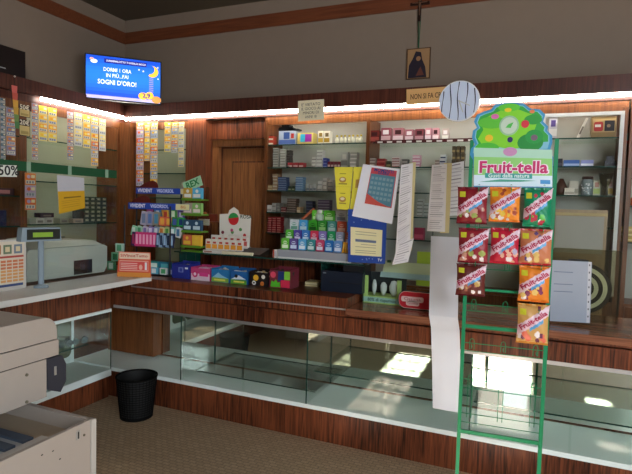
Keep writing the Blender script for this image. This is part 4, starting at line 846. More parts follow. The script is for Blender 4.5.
# items seen through the left screen: small drawer cabinet, green box, poster, red-brown things
a = onX(85, 223, XS-.1); b = onX(108, 223, XS-.1); hh = onX(96, 197, XS-.1).z-1.371
dc = thing('drawer_cabinet', 'small dark green cabinet of many label drawers on the left shelf', 'cabinet', (XS-.12, (a.y+b.y)/2, 1.371), PI/2); wd = b.y-a.y
MB().box((-wd/2, 0, 0), (wd/2, .15, hh), hexm('283028')).build('body', dc)
for i in range(4):
    for j in range(6):
        x = -wd/2+wd*(i+.08)/4; z = hh*(j+.08)/6
        dd_ = MB().box((x, -.006, z), (x+wd*.84/4, -.0002, z+hh*.84/6), hexm('3c463a')).pat(x+.012, z+.008, x+wd*.84/4-.012, z+hh*.84/6-.008, hexm('9c9c84'), y=-.006).build('drawer', dc)
y = onX(115, 214, XS-.08).y
tag(MB().box((0, -.035, 0), (.03, .035, .135), hexm('106c38')).box((.03, -.03, .09), (.031, .03, .12), hexm('90b898')).build('green_box', None, (XS-.1, y, 1.371)), 'green upright box with a pale label at the right end of the left shelf', 'box')
for i, (p, w_, h_, c, nm) in enumerate(((38, .09, .05, 'b0aca0', 'pale carton'), (47, .08, .055, 'a8a49c', 'second pale carton'), (45, .14, .04, '301c2c', 'dark purple case lying on the pale cartons'), (62, .1, .045, '908c78', 'grey carton right of the pale pair'), (76, .12, .04, '9c8c78', 'pinkish carton under the yellow sheet'))):
    y = onX(p, 223, XS-.08).y; z = 1.371+(.0565 if i == 2 else 0)
    tag(MB().box((-.05, -w_/2, 0), (.03, w_/2, h_), hexm(c)).box((.03, -w_*.3, h_*.2), (.031, w_*.3, h_*.6), hexm('706860')).build('carton', None, (XS-.08, y, z)), nm+' on the left shelf behind the terminal', 'carton')
# yellow/white sheet on left screen
def lsheet(name, label, cat, c, X, mt, draw=None, th=.0012):
    pts = [onX(x, y, X) for x, y in c]; o = Vector((X, (pts[2].y+pts[3].y)/2, (pts[2].z+pts[3].z)/2)); P_ = [(p.y-o.y, p.z-o.z) for p in pts]
    m = MB().prism(P_[::-1], 0, th, mt); tl, tr, br, bl = [Vector(p) for p in P_]
    at = lambda u, v: (tl*(1-u)+tr*u)*(1-v)+(bl*(1-u)+br*u)*v
    if draw: draw(m, at)
    return tag(m.build(name, None, o, PI/2), label, cat)
def d_y2(m, at):
    qpatch(m, at, .0, .42, 1, 1, hexm('c89c20')); qpatch(m, at, .2, .58, .85, .62, hexm('7c6018'), 2)
    for v in (.68, .73, .8, .86): qpatch(m, at, .12, v, .8, v+.012, hexm('a07c1c'), 2)
lsheet('notice', 'sheet half white and half deep yellow taped inside the left glass screen', 'paper', ((57, 175), (84, 178), (85, 208), (59, 214)), -3.04, hexm('b8b8c0'), d_y2)
lsheet('percent_sign', 'white sign reading 50% at the left end of the green band', 'sign', ((-6, 164.5), (17, 165.5), (17, 177), (-6, 176.5)), -3.03, hexm('d8dcd4'), lambda m, at: tline(m, at, '50%', .62, .5, .085, BLACK, bold=.02))

# ------------------------------------------------------------------ scratch cards
PAL = {'orange': ['e47c2c', 'b8a4c8', 'e4682c', 'a89cc8', 'e48430', 'c8a4b8'], 'yellow': ['f4c834', 'f0c040', 'f0a828', 'f4d858'], 'mixed': ['ecb038', '98a8c4', 'f0bc38', 'e87c2c', 'a8acbc'], 'blue': ['5c7084', '486878', '7c8890', '40606c'], 'violet': ['8c84a0', 'c87850', '78809c', 'd08850'], 'pale': ['e0c87c', 'd8d0b0', 'e8d488', 'c8ccc8']}
def strip(c, plane_, palette, label, n=None):
    (x0, x1, y0, y1) = c
    if plane_ == 'L': a, b, bt_ = onX(x0, y0, XS+.012), onX(x1, y0, XS+.012), onX((x0+x1)/2, y1, XS+.012); w_ = b.y-a.y; top = (a.z+b.z)/2; cen = Vector((XS+.012, (a.y+b.y)/2, bt_.z)); rot = PI/2
    else: a, b, bt_ = onY(x0, y0, YS-.013), onY(x1, y0, YS-.013), onY((x0+x1)/2, y1, YS-.013); w_ = b.x-a.x; top = (a.z+b.z)/2; cen = Vector(((a.x+b.x)/2, YS-.014, bt_.z)); rot = 0
    top = min(top, 2.415); H_ = top-bt_.z; n = n or max(1, round(H_/(w_*.85))); w_ -= .004
    m = MB().box((-w_/2, 0, 0), (w_/2, .0015, H_), hexm('d8d0c0')); ch = H_/n; pal = PAL[palette]
    for i in range(n):
        z = H_-ch*(i+1); c1 = pal[i % len(pal)]; c2 = pal[(i+1) % len(pal)]
        m.pat(-w_/2+.001, z+.002, w_/2-.001, z+ch-.001, hexm(c1)).pat(-w_*.42, z+ch*.12, w_*.42, z+ch*.42, hexm('b8bcc4' if i % 2 else 'd8d4c0'), k=2).disc(-w_*.15, z+ch*.7, w_*.17, -.001, hexm(c2), n=10, rz=ch*.15).pat(w_*.08, z+ch*.6, w_*.4, z+ch*.85, hexm('e8dcb0'), k=2)
        for j in range(3): m.pat(-w_*.35+j*w_*.25, z+ch*.17, -w_*.2+j*w_*.25, z+ch*.36, hexm('7c8494'), k=3)
    tag(m.build('scratch_card_strip', None, cen, rot), label, 'scratch cards')
LS = [((31.5, 38, 103, 160), 'violet', 'lilac and orange strip right of the 50 and 20 euro cards'), ((38.5, 47.5, 106, 141), 'yellow', 'bright yellow strip, first of the glowing pair'), ((48, 57, 108, 142), 'yellow', 'bright yellow strip, second of the glowing pair'),
      ((67, 73.5, 112, 160), 'violet', 'strip with a grey-blue lowest card, left of the second glowing group'), ((74, 82.5, 113, 146), 'pale', 'pale yellow strip, first in the right-hand glowing group'), ((83, 90.5, 115, 148), 'yellow', 'golden strip in the middle of the right-hand glowing group'),
      ((91, 98.5, 117, 166), 'mixed', 'longest strip of the right-hand glowing group'), ((99, 106, 119, 151), 'pale', 'last pale strip of the right-hand glowing group'), ((6, 15.5, 108, 155), 'violet', 'dim strip hanging left of the 50 and 20 euro cards'), ((0, 5.5, 98, 168), 'blue', 'blue-green strip at the left edge of the photo'),
      ((24.5, 36, 173, 210), 'orange', 'orange strip hanging below the green band')]
for c, p, l in LS: strip(c, 'L', p, l)
for i, (y0, y1, tx) in enumerate(((104, 117, '50€'), (118.5, 136, '20€'))):
    a, b, c_ = onX(19, y0, XS+.011), onX(30, y0, XS+.011), onX(24, y1, XS+.011); w_ = b.y-a.y; H_ = a.z-c_.z
    m = MB().box((-w_/2, 0, 0), (w_/2, .002, H_), hexm('301c14')).pat(-w_*.45, H_*.05, w_*.45, H_*.62, hexm('c8b070')).pat(-w_*.35, H_*.12, w_*.35, H_*.3, hexm('a08c50'), k=2).text(tx, .055, 0, H_*.8, hexm('e0d8c0'), bold=.02)
    tag(m.build('price_card', None, (XS+.011, (a.y+b.y)/2, c_.z), PI/2), 'brown framed card reading %s euro among the scratch cards' % ('fifty', 'twenty')[i], 'card')
CS = [((136.5, 144, 122, 186), 'orange', 'long orange and lilac strip, leftmost in the corner bay'), ((144.5, 150, 122, 161), 'yellow', 'short yellow strip, second in the corner bay'), ((150.5, 158, 122, 187), 'mixed', 'long golden strip, third in the corner bay'),
      ((164.5, 171, 122, 152), 'yellow', 'yellow strip, first of the right group in the corner bay'), ((171.5, 178, 122, 153), 'mixed', 'grey and gold strip, middle of the right group in the corner bay'), ((178.5, 184.5, 122, 167), 'pale', 'longer pale strip, last of the right group in the corner bay')]
for c, p, l in CS: strip(c, 'C', p, l)
# dangling ribbon card at far left
a, b = onX(10.5, 85, XS+.05), onX(17, 85, XS+.05)
m = MB(); H_ = a.z-onX(14, 128, XS+.065).z; ww = (b.y-a.y)
for i, c in enumerate(('487c48', '6c8c48', 'c89c38', 'd8a43c', 'c85848', 'd86860')):
    z0_, z1_ = H_*i/6, H_*(i+1)/6; m.prism([(-ww/2+.03*(1-i/6), z0_), (ww*.5+.02*(1-i/6)-.012, z0_), (ww/2+.02*(1-(i+1)/6)-.006, z1_), (-ww/2+.03*(1-(i+1)/6), z1_)], 0, .0015, hexm(c))
m.cyl((0, .001, H_), (0, .001, H_+.07), .0015, BLACK, 6).ell((0, .0, H_+.075), .008, .008, .008, hexm('d8d0c0'), 8)
tag(m.build('ribbon_card', None, (XS+.062, (a.y+b.y)/2, a.z-H_), PI/2), 'narrow red, yellow and green card dangling from the left fascia', 'card')

# ------------------------------------------------------------------ TV, speaker box, signs, clock, picture, crucifix
tv = thing('television', 'wall television showing a blue advert with a moon, in the corner', 'television', (-3.735, 3.98, 2.56), math.radians(43.5))
tvw, tvh = .70, .425
MB().rbox((-tvw/2, 0, 0), (tvw/2, .05, tvh), BLACK, .006).box((-.1, .05, .1), (.1, .20, .3), BLACK).box((-.04, .20, .14), (.04, .46, .20), BLACK).build('casing', tv)
SCR = lambda n, h, e=1.0: (lambda c: mat(n, tuple(x/12.92 if x < .04 else ((x+.055)/1.055)**2.4 for x in c), .3, emit=e))([int(h[i:i+2], 16)/255 for i in (0, 2, 4)])
g = plane(tv.location, math.radians(43.5))
m = MB(); sw, s0, s1 = tvw/2-.012, .012, tvh-.012
n_ = 12
blues = [(.004+.012*math.sin(PI*i/n_), .03+.16*math.sin(PI*i/n_), .50+.32*math.sin(PI*i/n_)) for i in range(n_+1)]
for i in range(n_):
    mm = mat('screen_blue_%d' % i, blues[i], .3, emit=.9); z0_ = s0+(s1-s0)*i/n_; m.box((-sw, -.0015, z0_), (sw, -.0002, z0_+(s1-s0)/n_), mm)
WS = SCR('screen_white', 'f0f0ff', .95); YS_ = SCR('screen_yellow', 'f4c040', .9); PK = SCR('screen_pink', 'e8a898', .8); NV = SCR('screen_navy', '1c1c84', .8); PU = SCR('screen_purple', 'a090d8', .8)
m.pat(-sw, s0, sw, s0+.03, SCR('screen_lilac', 'c0b8e8', .8), y=-.0015)
m.pat(-sw+.16, s1-.06, sw-.13, s1-.02, NV, y=-.0015).text('SUPERENALOTTO TI SVEGLIA RICCO', .024, .02, s1-.04, WS, y=-.0015, width=.36, bold=.01)
m.text('DORMI 1 ORA', .05, -.06, .29, WS, y=-.0015, width=.25, bold=.012).text('IN PIÙ...FAI', .05, -.06, .235, WS, y=-.0015, width=.2, bold=.012).text("SOGNI D'ORO!", .062, -.06, .17, WS, y=-.0015, width=.35, bold=.018)
m.disc(-sw+.07, s1-.055, .03, -.0025, WS, rz=.018).disc(-sw+.05, s1-.035, .018, -.0026, PK, rz=.012)
mo = [(sw-.075+.055*math.cos(a_), .315+.055*math.sin(a_)) for a_ in [-2.3+i*.25 for i in range(15)]]+[(sw-.10+.045*math.cos(a_), .335+.045*math.sin(a_)) for a_ in [1.2-i*.25 for i in range(12)]]
m.prism(mo, -.0027, -.0015, YS_)
for i in range(9): m.pat(sw-.105, .115+.018*i, sw-.065, .123+.018*i, PU, y=-.0015, k=2)
m.disc(sw-.16, .07, .045, -.0028, YS_, rz=.035).disc(sw-.10, .08, .038, -.0029, YS_, rz=.036).disc(sw-.035, .045, .045, -.003, SCR('screen_orange', 'e09848', .8), rz=.034)
m.text('2,9', .06, sw-.13, .075, NV, y=-.0015, k=6, bold=.03)
for (x, z) in ((sw-.2, .32), (sw-.02, .25), (sw-.005-.02, .36), (sw-.16, .31)): m.disc(x, z, .008, -.0024, WS, n=5)
m.build('screen', tv)
# dark box at far left on the fascia
ya = onX(25.5, 74, -4.04).y; z0_, z1_ = onX(25, 74.5, -4.04).z, onX(25, 52, -4.04).z
zb = ZF1+.012
sp = thing('speaker_box', 'dark brown box standing on the left fascia at the photo edge', 'speaker', (-4.10, ya-.3, zb))
MB().box((-.22, -.3, 0), (.06, .3, z1_-zb), mat('dark_box', (.012, .007, .006), .35)).build('body', sp)
MB().box((.0603, .0, .05), (.062, .12, .058), hexm('b0b0b0')).build('trade_mark', sp)
# no-gambling sign
sheet('notice', 'cream four-line notice in Italian taped over the light tube', 'sign', ((298, 101), (324, 99), (324, 119.5), (298, 121.5)), YS-.060, hexm('f6ecca'),
      draw=lambda m, at: [tline(m, at, s_, .5, v, .036, hexm('705a40'), bold=.0, width=wv) for s_, v, wv in (("E' VIETATO", .22, .18), ('IL GIOCO AI', .42, .18), ('MINORI DI', .62, .15), ('ANNI 18', .82, .11))])
sheet('notice', 'long tan card reading non si fa credito on the brown fascia', 'sign', ((406.5, 89.5), (460, 85.5), (460, 101), (406.5, 105)), YS-.060, hexm('e0ae70'), z_th=.004,
      draw=lambda m, at: tline(m, at, 'NON SI FA CREDITO', .5, .52, .06, hexm('4c3020'), width=.36, bold=.01))
c = onY(459.5, 101.5, YS-.05)
ck = thing('wall_clock', 'round white clock with dark wavy vertical stripes on the fascia', 'clock', (c.x, YS-.056, c.z-.001)); R_ = (onY(480, 101, YS-.05).x-onY(439, 101, YS-.05).x)/2
m = MB().cyl((0, -.018, 0), (0, 0, 0), R_, hexm('f0f0f4'), 40); m.build('rim', ck)
m = MB().disc(0, 0, R_*.95, -.0205, hexm('dce6fa'), n=40, th=.002)
DK = hexm('2c3450')
for i, x in enumerate((-.80, -.42, -.05, .36, .74)):
    hz = math.sqrt(max(0, .9-x*x))*R_; N = 10
    for j in range(N):
        a_, b_ = -hz+2*hz*j/N, -hz+2*hz*(j+1)/N; xa = x*R_+.006*math.sin(a_*22+i*2); xb = x*R_+.006*math.sin(b_*22+i*2); w1 = .002+.0025*abs(math.sin(a_*14+i)); w2 = .002+.0025*abs(math.sin(b_*14+i))
        m.prism([(xa-w1, a_), (xa+w1, a_), (xb+w2, b_), (xb-w2, b_)], -.0215, -.0205, DK)
m.build('dial', ck)
MB().cyl((0, -.026, 0), (0, -.0216, 0), .007, WHT).prism([(0, .004), (.085, -.036), (.083, -.042), (-.002, -.004)], -.0245, -.0235, WHT).prism([(-.005, 0), (.03, -.09), (.036, -.088), (.004, .003)], -.0235, -.0225, WHT).build('hands', ck)
# picture and crucifix on the wall
a = onY(407, 49, YW-.02); b = onY(429.5, 78, YW-.02); w_ = b.x-a.x; h_ = a.z-b.z
m = MB().box((-w_/2, 0, 0), (w_/2, .016, h_), hexm('5c4028')).pat(-w_*.46, h_*.03, w_*.46, h_*.97, hexm('a88058')); 
m.prism([(-w_*.42, h_*.04), (w_*.36, h_*.04), (w_*.30, h_*.38), (w_*.16, h_*.62), (w_*.1, h_*.86), (-w_*.12, h_*.9), (-w_*.25, h_*.65), (-w_*.40, h_*.45)], -.0008, 0, hexm('2c2430')).disc(0, h_*.66, w_*.1, -.0014, hexm('a07450'), n=14).prism([(-.02, h_*.1), (w_*.25, h_*.12), (w_*.1, h_*.4)], -.0013, -.0004, hexm('6c3c30'))
tag(m.build('small_picture', None, ((a.x+b.x)/2, YW-.0165, b.z)), 'small tan devotional picture with a dark draped shape, high on the wall', 'picture')
c = onY(420, 5, YW-.02)
cx_ = thing('crucifix', 'small dark wooden crucifix on the ceiling band with a green cord', 'crucifix', (c.x, YW-.014, c.z))
DW = hexm('2a140c')
MB().box((-.012, -.014, -.14), (.012, 0, .13), DW).box((-.085, -.014, -.0), (-.0125, 0, .024), DW).box((.0125, -.014, -.0), (.085, 0, .024), DW).build('cross', cx_)
MB().ell((0, -.020, .035), .009, .008, .011, hexm('70503c'), 8).ell((0, -.018, -.005), .011, .007, .03, hexm('70503c'), 8).cyl((0, -.018, -.03), (0, -.018, -.09), .007, hexm('70503c'), 8, .004).cyl((0, -.018, .014), (-.065, -.016, .02), .004, hexm('70503c'), 6).cyl((0, -.018, .014), (.065, -.016, .02), .004, hexm('70503c'), 6).build('figure', cx_)
zb = onY(419, 48, YW-.02).z-c.z
for s_ in (-1, 1): MB().tube([(s_*.010, -.004, -.1), (s_*.006, -.003, (zb-.1)*.5), (s_*.002, -.002, zb+.001)], .004, hexm('2c5c40'), 6).build('cord', cx_)

# ------------------------------------------------------------------ sweets stand
SY = 2.75
SA = math.radians(4)
st0 = onY(462, 300, SY); st1 = onY(548, 300, SY)
st = thing('sweets_stand', 'tall green metal floor stand with a tree-shaped header for sweet bags', 'stand', ((st0.x+st1.x)/2, SY, 0), SA)
g = plane(st.location, SA)
uL, uR = g(463.5, 330)[0], g(546.5, 330)[0]
ztop = g(475, 140)[1]; 
for u in (uL, uR): MB().box((u-.009, -.009, 0), (u+.009, .009, ztop), GREEN).build('upright', st)
for u in (uL, uR): MB().box((u-.012, .0095, 0), (u+.012, .36, .02), GREEN).build('foot', st)
zz = lambda y: g(500, y)[1]
for y, t_ in ((188, .006), (291, .012), (329, .018), (437, .018)): MB().box((uL+.0095, -.006, zz(y)-t_/2), (uR-.0095, .006, zz(y)+t_/2), GREEN).build('cross_bar', st)
hookz = []
for ya, yb in ((228, 234), (264, 270), (306, 313), (346, 354), (383, 392), (418, 427)):
    MB().cyl((uL+.009, -.004, zz(ya)), (uR-.009, -.004, zz(ya)), .0022, GREEN, 6).cyl((uL+.009, -.004, zz(yb)), (uR-.009, -.004, zz(yb)), .0022, GREEN, 6).build('wire_rail', st)
wu = [uL+.045, (uL+uR)/2, uR-.045]
for row, (ya, dl) in enumerate(((190, 0), (228, 0), (264, 0), (306, 0), (346, 0), (383, .17))):
    for u in wu:
        z = zz(ya); m = MB()
        for s_ in (-.011, .011):
            m.tube([(u+s_, -.007, z-.03-dl), (u+s_, -.007, z+.01), (u+s_*.7, -.012, z+.022)], .0018, GREEN, 6)
        m.tube([(u-.0077, -.012, z+.022), (u, -.014, z+.027), (u+.0077, -.012, z+.022)], .0018, GREEN, 6)
        m.tube([(u, -.010, z-.012), (u, -.075, z-.010), (u, -.08, z+.012)], .0018, GREEN, 6)
        m.build('hook', st)
# header
z0_, z1_ = g(510, 187)[1], g(510, 103.5)[1]
ha, hb = g(475, 187)[0], g(551, 187)[0]
def HZ(px, py): return g(px, py)
def poly(pts): return [HZ(*p) for p in pts]
cloud = [(474, 187), (473, 160), (470, 155), (471, 149), (475, 145), (472, 138), (473, 131), (477, 128), (474, 122), (477, 115), (484, 112), (491, 110), (495, 105), (504, 103.5), (514, 103), (524, 104), (530, 109), (540, 110), (545, 115), (543, 122), (548, 127), (547, 131), (552, 136), (552, 143), (550, 150), (553, 158), (552, 188)]
m = MB(); m.prism(poly(cloud)[::-1], -.012, -.009, hexm('3c8cb8'))
def inner(pts, k, mt, cx, cy, s_): m.prism([HZ(cx+(x-cx)*s_, cy+(y-cy)*s_) for x, y in pts][::-1], -.012-.0004*k, -.012, mt)
inner([(x, y) for x, y in cloud[2:-2]], 1, hexm('78b4c8'), 511, 135, .93)
inner([(x, y) for x, y in cloud[3:-3]], 2, hexm('2f9c3c'), 511, 133, .90)
inner([(478, 146), (474, 140), (480, 130), (477, 120), (487, 114), (500, 108), (520, 107), (536, 113), (541, 121), (538, 130), (546, 138), (541, 148), (510, 152)], 3, hexm('7cc828'), 508, 132, .88)
for (x, y, rx, ry, c, k) in ((530, 143, 13, 9, '1c8434', 4), (534, 137, 9, 7, '20903c', 5), (492, 123, 14, 6, '58b434', 4), (487, 148, 12, 5, '48b034', 4), (509, 108, 11, 4, '58bc30', 5), (533, 120, 9, 5, '2c9438', 4),
                             (509, 126, 10, 10, '90b890', 6), (509, 126, 8.3, 8.3, 'b8c8b4', 7), (525, 124.5, 4, 4, 'c82c3c', 7), (495, 117, 4, 2.6, 'c860a0', 7), (489, 138.5, 4, 3.4, 'e0b828', 7), (510, 140, 2.8, 2.8, '28205c', 7), (534, 138, 3.5, 3, '6c5868', 8), (510, 152, 7, 4.5, 'c088b0', 8), (508, 110.5, 3.5, 2, 'e0c020', 8), (532, 112, 2.6, 1.8, 'd87848', 8)):
    cu = HZ(x, y); e = HZ(x+rx, y)[0]-cu[0]; f_ = cu[1]-HZ(x, y+ry)[1]; m.disc(cu[0], cu[1], e, -.012-.0004*k, hexm(c), rz=f_, n=20, th=.0004*k)
cu = HZ(509, 126); m.prism([(cu[0]-.016, cu[1]-.01), (cu[0]+.008, cu[1]-.012), (cu[0]+.02, cu[1]+.016), (cu[0]-.004, cu[1]+.006)], -.0156, -.0148, hexm('48b048'))
m.prism(poly([(474, 186), (474, 157), (552, 159), (552, 187)])[::-1], -.0145, -.012, hexm('d8e8f0'))
m.prism(poly([(474, 175), (474, 157), (552, 159), (552, 176)])[::-1], -.0151, -.0145, hexm('8cc870'))
m.prism(poly([(474, 159), (474, 148), (552, 150), (552, 160)])[::-1], -.0138, -.012, hexm('a8d0b8'))
cu = HZ(512.5, 168); W_ = HZ(546, 168)[0]-HZ(478, 168)[0]
m.text('Fruit-tella', .082, cu[0], cu[1], hexm('f0e0ec'), y=-.0151, k=1, width=W_*1.04, bold=.07).text('Fruit-tella', .08, cu[0], cu[1], hexm('c02c68'), y=-.0155, k=2, width=W_, bold=.03)
m.prism(poly([(485, 178), (485, 173.2), (532, 174.2), (532, 179)])[::-1], -.0157, -.0145, hexm('3c9c94'))
cu = HZ(508.5, 176); m.text('Gusti dalla natura', .028, cu[0], cu[1], hexm('e8f4f4'), y=-.0157, width=.19, bold=.01)
m.prism(poly([(479, 182), (500, 179.5), (520, 180), (536, 181), (520, 182), (500, 182)])[::-1], -.0153, -.0145, hexm('4ca088'))
m.prism(poly([(540, 184), (540, 180), (550, 180.3), (550, 184.3)])[::-1], -.0153, -.0145, hexm('4890c8')); m.build('header_board', st)
# bags
def bagmesh(w_, h_, c1, c2, c3, foil):
    NX, NZ = 30, 40; m = MB(); A = hexm(c1, .35); mats = [A, hexm('dcc0cc', .25), hexm('c8c838', .25), hexm(c2, .25), hexm(c3, .25), hexm(foil, .25), hexm('5898c8', .25), hexm('e0d8d8', .25)]
    rnd = random.Random(c1+c2); blobs = [(rnd.uniform(-.4, .4), rnd.uniform(.06, .42), rnd.uniform(.05, .10), rnd.choice((3, 4, 7, 3, 4))) for _ in range(13)]+[(rnd.uniform(-.1, .42), rnd.uniform(.78, .92), .06, 4) for _ in range(2)]
    def y_(u, v): return -.026*max(0, 1-(2*abs(u))**3.2)*max(0, math.sin(PI*min(1, max(0, (v-.05)/.9))))**.5 - .0015*math.sin(u*19+v*11)*math.sin(v*15)
    for side in (1, -1):
        vs = []
        for j in range(NZ+1):
            v = j/NZ; pinch = 1-.07*math.sin(PI*v)**.7+(.02*math.sin(j*2.1) if j in (0, NZ) else 0)
            for i in range(NX+1): u = i/NX-.5; vs.append((u*w_*pinch, (y_(u, v) if side == 1 else -.35*y_(u, v))-.0004*side, (v-1)*h_))
        for j in range(NZ):
            for i in range(NX):
                u, v = (i+.5)/NX-.5, (j+.5)/NZ; k = 0
                if side == 1:
                    d_ = v-(.60+.55*u)
                    if abs(d_) < .13: k = 1
                    elif -.22 < d_ <= -.13 and -.1 < u < .35: k = 6
                    elif -.42 < u < -.22 and .72 < v < .88: k = 2
                    elif v < .045 or v > .955: k = 5
                    else:
                        for bx_, bz_, br, bk in blobs:
                            if (u-bx_)**2+(v-bz_)**2*1.2 < br*br: k = bk
                q = [j*(NX+1)+i, j*(NX+1)+i+1, (j+1)*(NX+1)+i+1, (j+1)*(NX+1)+i]
                m.add([vs[a_] for a_ in q], [(0, 1, 2, 3)] if side == 1 else [(0, 3, 2, 1)], mats[k], True)
    vs_, fs_, w0 = font_mesh('Fruit-tella', .03); ang = math.atan(.55*h_/w_); W = w_*.98; out = []
    for v0 in vs_:
        x = v0.x/w0*W*math.cos(ang)-v0.y*.034*math.sin(ang); z = v0.x/w0*W*math.sin(ang)+v0.y*.034*math.cos(ang)+(.60-1)*h_
        out.append((x, y_(x/w_, 1+z/h_)-.0022, z))
    m.add(out, fs_, hexm('a81c44'))
    return m
BAGS = [(456, 489, 187, 224, '7c1a24', '94a058', 'b88c7c', '5c1018', 'dark red sweets bag, top of the left column', 2), (488.5, 522, 187, 222, 'dc8228', 'd8b850', '9c4830', 'd06c1c', 'orange sweets bag in the middle of the top row', 0), (523, 554, 188, 227, '128058', '60b850', 'b03848', '087048', 'green sweets bag at the top right', 0),
        (457, 490, 228, 263, '86202a', '94a058', 'c09080', '681420', 'dark red sweets bag, second in the left column', 0), (489.5, 521, 228, 264, 'b01c34', 'a8a0b8', 'd8a890', 'a01428', 'bright red sweets bag in the centre of the second row', 0), (519, 554, 229, 265, 'bc7450', 'd8b870', '5c4878', 'a8242c', 'peach coloured sweets bag at the right of the second row', 0),
        (455, 487, 264, 296, '5c2420', 'b89858', '9c6050', '481418', 'brownish red sweets bag, lowest of the left column', 0), (518, 552, 266, 302, 'd87c28', 'e0c070', '7c3858', 'c8641c', 'orange sweets bag, third in the right column', 0), (516.5, 551, 304, 344, 'c49858', 'd86c58', '703c50', 'b87830', 'beige and orange sweets bag, lowest on the stand', 0)]
for (x0, x1, y0, y1, c1, c2, c3, fo, lab, _) in BAGS:
    a = g((x0+x1)/2, y0); b_ = g((x0+x1)/2, y1); w_ = (g(x1, y0)[0]-g(x0, y0)[0])*.93; k_ = .975
    loc = st.location+Matrix.Rotation(SA, 3, 'Z') @ Vector((a[0]*k_, -.045, (a[1]-EYE)*.984+EYE))
    o = bagmesh(w_, (a[1]-b_[1])*.985, c1, c2, c3, fo).build('sweets_bag', None, loc, SA+random.uniform(-.05, .05)); tag(o, lab, 'bag of sweets')

# ------------------------------------------------------------------ waste bin
a = onZ(138, 424, 0)
b = thing('waste_bin', 'black mesh waste paper bin on the floor in the counter corner', 'bin', (-2.66, 2.98, 0))
BLACK_ = BLACK; BLACK = mat('bin_black', (.003, .003, .003), .8, spec=.1)
m = MB(); r0, r1, H_ = .115, .145, .30; n_ = 36
for k_ in range(n_):
    t_ = 2*PI*k_/n_; m.cyl((r0*math.cos(t_), r0*math.sin(t_), .005), (r1*math.cos(t_), r1*math.sin(t_), H_), .0022, BLACK, 5)
for k_ in range(16):
    z = .02+k_*.0175; r = r0+(r1-r0)*z/H_
    m.lathe([(r+.002, z), (r-.002, z+.004), (r+.002, z+.004)], BLACK, 36)
m.lathe([(r0*.985, .01), (r1*.985, H_)], mat('bin_mesh', (.01, .01, .01), .6), 36); m.build('mesh_body', b)
MB().lathe([(r1-.004, H_), (r1+.006, H_), (r1+.006, H_+.01), (r1-.004, H_+.01), (r1-.004, H_)], BLACK, 36).build('rim', b)
MB().lathe([(.001, 0), (r0+.003, 0), (r0+.003, .02), (.001, .02)], BLACK, 36).build('base', b)
BLACK = BLACK_

# ------------------------------------------------------------------ copier, near left
cp = thing('copier', 'large beige copier with an open paper drawer in the left foreground', 'copier', (-2.44, 1.45, 0))
def C(a, b_): return (a[0]+2.44, a[1]-1.45, a[2]), (b_[0]+2.44, b_[1]-1.45, b_[2])
X0, X1, YN, YF = -2.665, -2.22, .75, onX(57, 350, -2.22).y
# profile in y-z seen from the right side, rounded far upper corner
def prof(z0, z1, r, y1): return [(YN-1.45, z0), (y1-1.45, z0)] + [(y1-1.45-r+r*math.cos(t2), z1-r+r*math.sin(t2)) for t2 in [PI/2*i/6 for i in range(7)]] + [(YN-1.45, z1)]
MB().prismx(prof(.886, 1.006, .08, YF), X0+2.44, X1+2.44, BEIGE).build('lid', cp)
MB().box(*C((X0, YN, .800), (X1, YF+.01, .880)), BEIGE).build('scanner_body', cp)
MB().box(*C((X0, YN, .60), (X1-.003, YF-.06, .794)), BEIGE).build('front_door', cp)
MB().box(*C((X0+.02, YN+.01, .03), (X1-.012, YF-.05, .33)), BEIGE).box(*C((X0+.02, YN+.01, .331), (X0+.06, YF-.05, .598)), BEIGE).build('lower_body', cp)
for z in (.8815, .795): MB().box(*C((X0+.01, YN+.01, z), (X1-.006, YF-.01, z+.004)), BLACK).build('seam', cp)
m = MB().prismx([(YF-.058-1.45, .635), (YF+.02-1.45, .60), (YF+.055-1.45, .65), (YF+.055-1.45, .74), (YF+.03-1.45, .79), (YF-.058-1.45, .794)], X1-.10+2.44, X1+.002+2.44, DGREY); hd = m.build('side_handle', cp)
MB().box((X1+.0025+2.44, YF-.02-1.45, .70), (X1+.006+2.44, YF-.008-1.45, .745), ALU).build('latch', hd)
for (px, py) in ((27, 375), (27, 404)):
    c = onX(px, py, X1); c.z = max(c.z, .613); MB().cyl((X1-.0028+2.44, c.y-1.45, c.z), (X1+.002+2.44, c.y-1.45, c.z), .0075, hexm('706858'), 12).build('screw', cp)
TX1 = -1.913; TZ = .546; YD2 = 1.86
tr = MB().box(*C((TX1-.02, YN, .20), (TX1, YD2-.012, TZ)), BEIGE).box(*C((X0+.07, YD2-.03, .34), (TX1-.021, YD2-.004, TZ-.004)), BEIGE).box(*C((X0+.07, YN, .34), (TX1-.021, YD2-.031, .47)), mat('tray_inner', (.42, .34, .25), .6)).build('paper_drawer', cp)
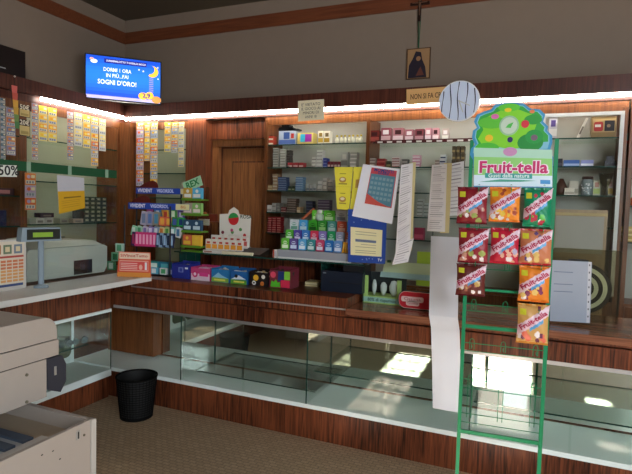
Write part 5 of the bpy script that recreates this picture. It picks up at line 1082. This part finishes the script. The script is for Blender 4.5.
MB().box(*C((TX1-.03, YD2-.03, .20), (TX1+.006, YD2+.0, TZ-.004)), mat('drawer_edge', (.50, .48, .44), .4)).build('drawer_corner', tr)
c = onX(78, 435, TX1); MB().box((TX1+.0003+2.44, c.y-1.45-.012, c.z-.02), (TX1+.004+2.44, c.y-1.45+.012, c.z+.022), hexm('a8a49c')).box((TX1+.004+2.44, c.y-1.45-.004, c.z-.016), (TX1+.006+2.44, c.y-1.45+.002, c.z+.016), BLACK).build('lock', tr)
c = onX(84, 435, TX1); MB().cyl((TX1+2.44, c.y-1.45, c.z), (TX1+.003+2.44, c.y-1.45, c.z), .006, hexm('605848'), 12).build('screw', tr)
for (px, py) in ((42, 455), (53, 451), (60, 459)):
    c = onX(px, py, TX1); MB().ell((TX1+2.44, c.y-1.45, c.z), .0012, .006, .003, BLACK, 8).build('scuff', tr)
m = MB().box(*C((X1-.30, YN+.03, .471), (TX1-.12, 1.66, .49)), hexm('b0b4b8'))
for i in range(8): m.box(*C((X1-.30, 1.60-i*.09, .4905), (TX1-.16, 1.65-i*.09, .503)), hexm('485464'))
m.build('paper_guide', tr)
MB().box(*C((TX1-.118, YN+.03, .471), (TX1-.045, 1.66, .515)), mat('tray_pale', (.55, .53, .50), .5)).build('drawer_ledge', tr)

# ------------------------------------------------------------------ glasses in the left case
for i, (y, x) in enumerate(((2.72, -3.28), (2.84, -3.22), (2.93, -3.3), (3.02-.06, -3.2))):
    gs = thing('sunglasses', 'dark sunglasses on the glass shelf of the left case, %s' % ('nearest the copier', 'second from the copier', 'third from the copier', 'farthest from the copier')[i], 'sunglasses', (x, y, .4785), PI/2+(.3, -.2, .5, -.4)[i])
    m = MB()
    for s_ in (-1, 1): m.cyl((s_*.033, -.002, .024), (s_*.033, .002, .024), .026, BLACK, 16)
    m.box((-.01, -.002, .028), (.01, .002, .034), BLACK).build('lenses', gs)
    for s_ in (-1, 1): MB().tube([(s_*.060, 0, .034), (s_*.062, .09, .036), (s_*.060, .13, .012)], .0025, BLACK, 6).build('temple', gs)
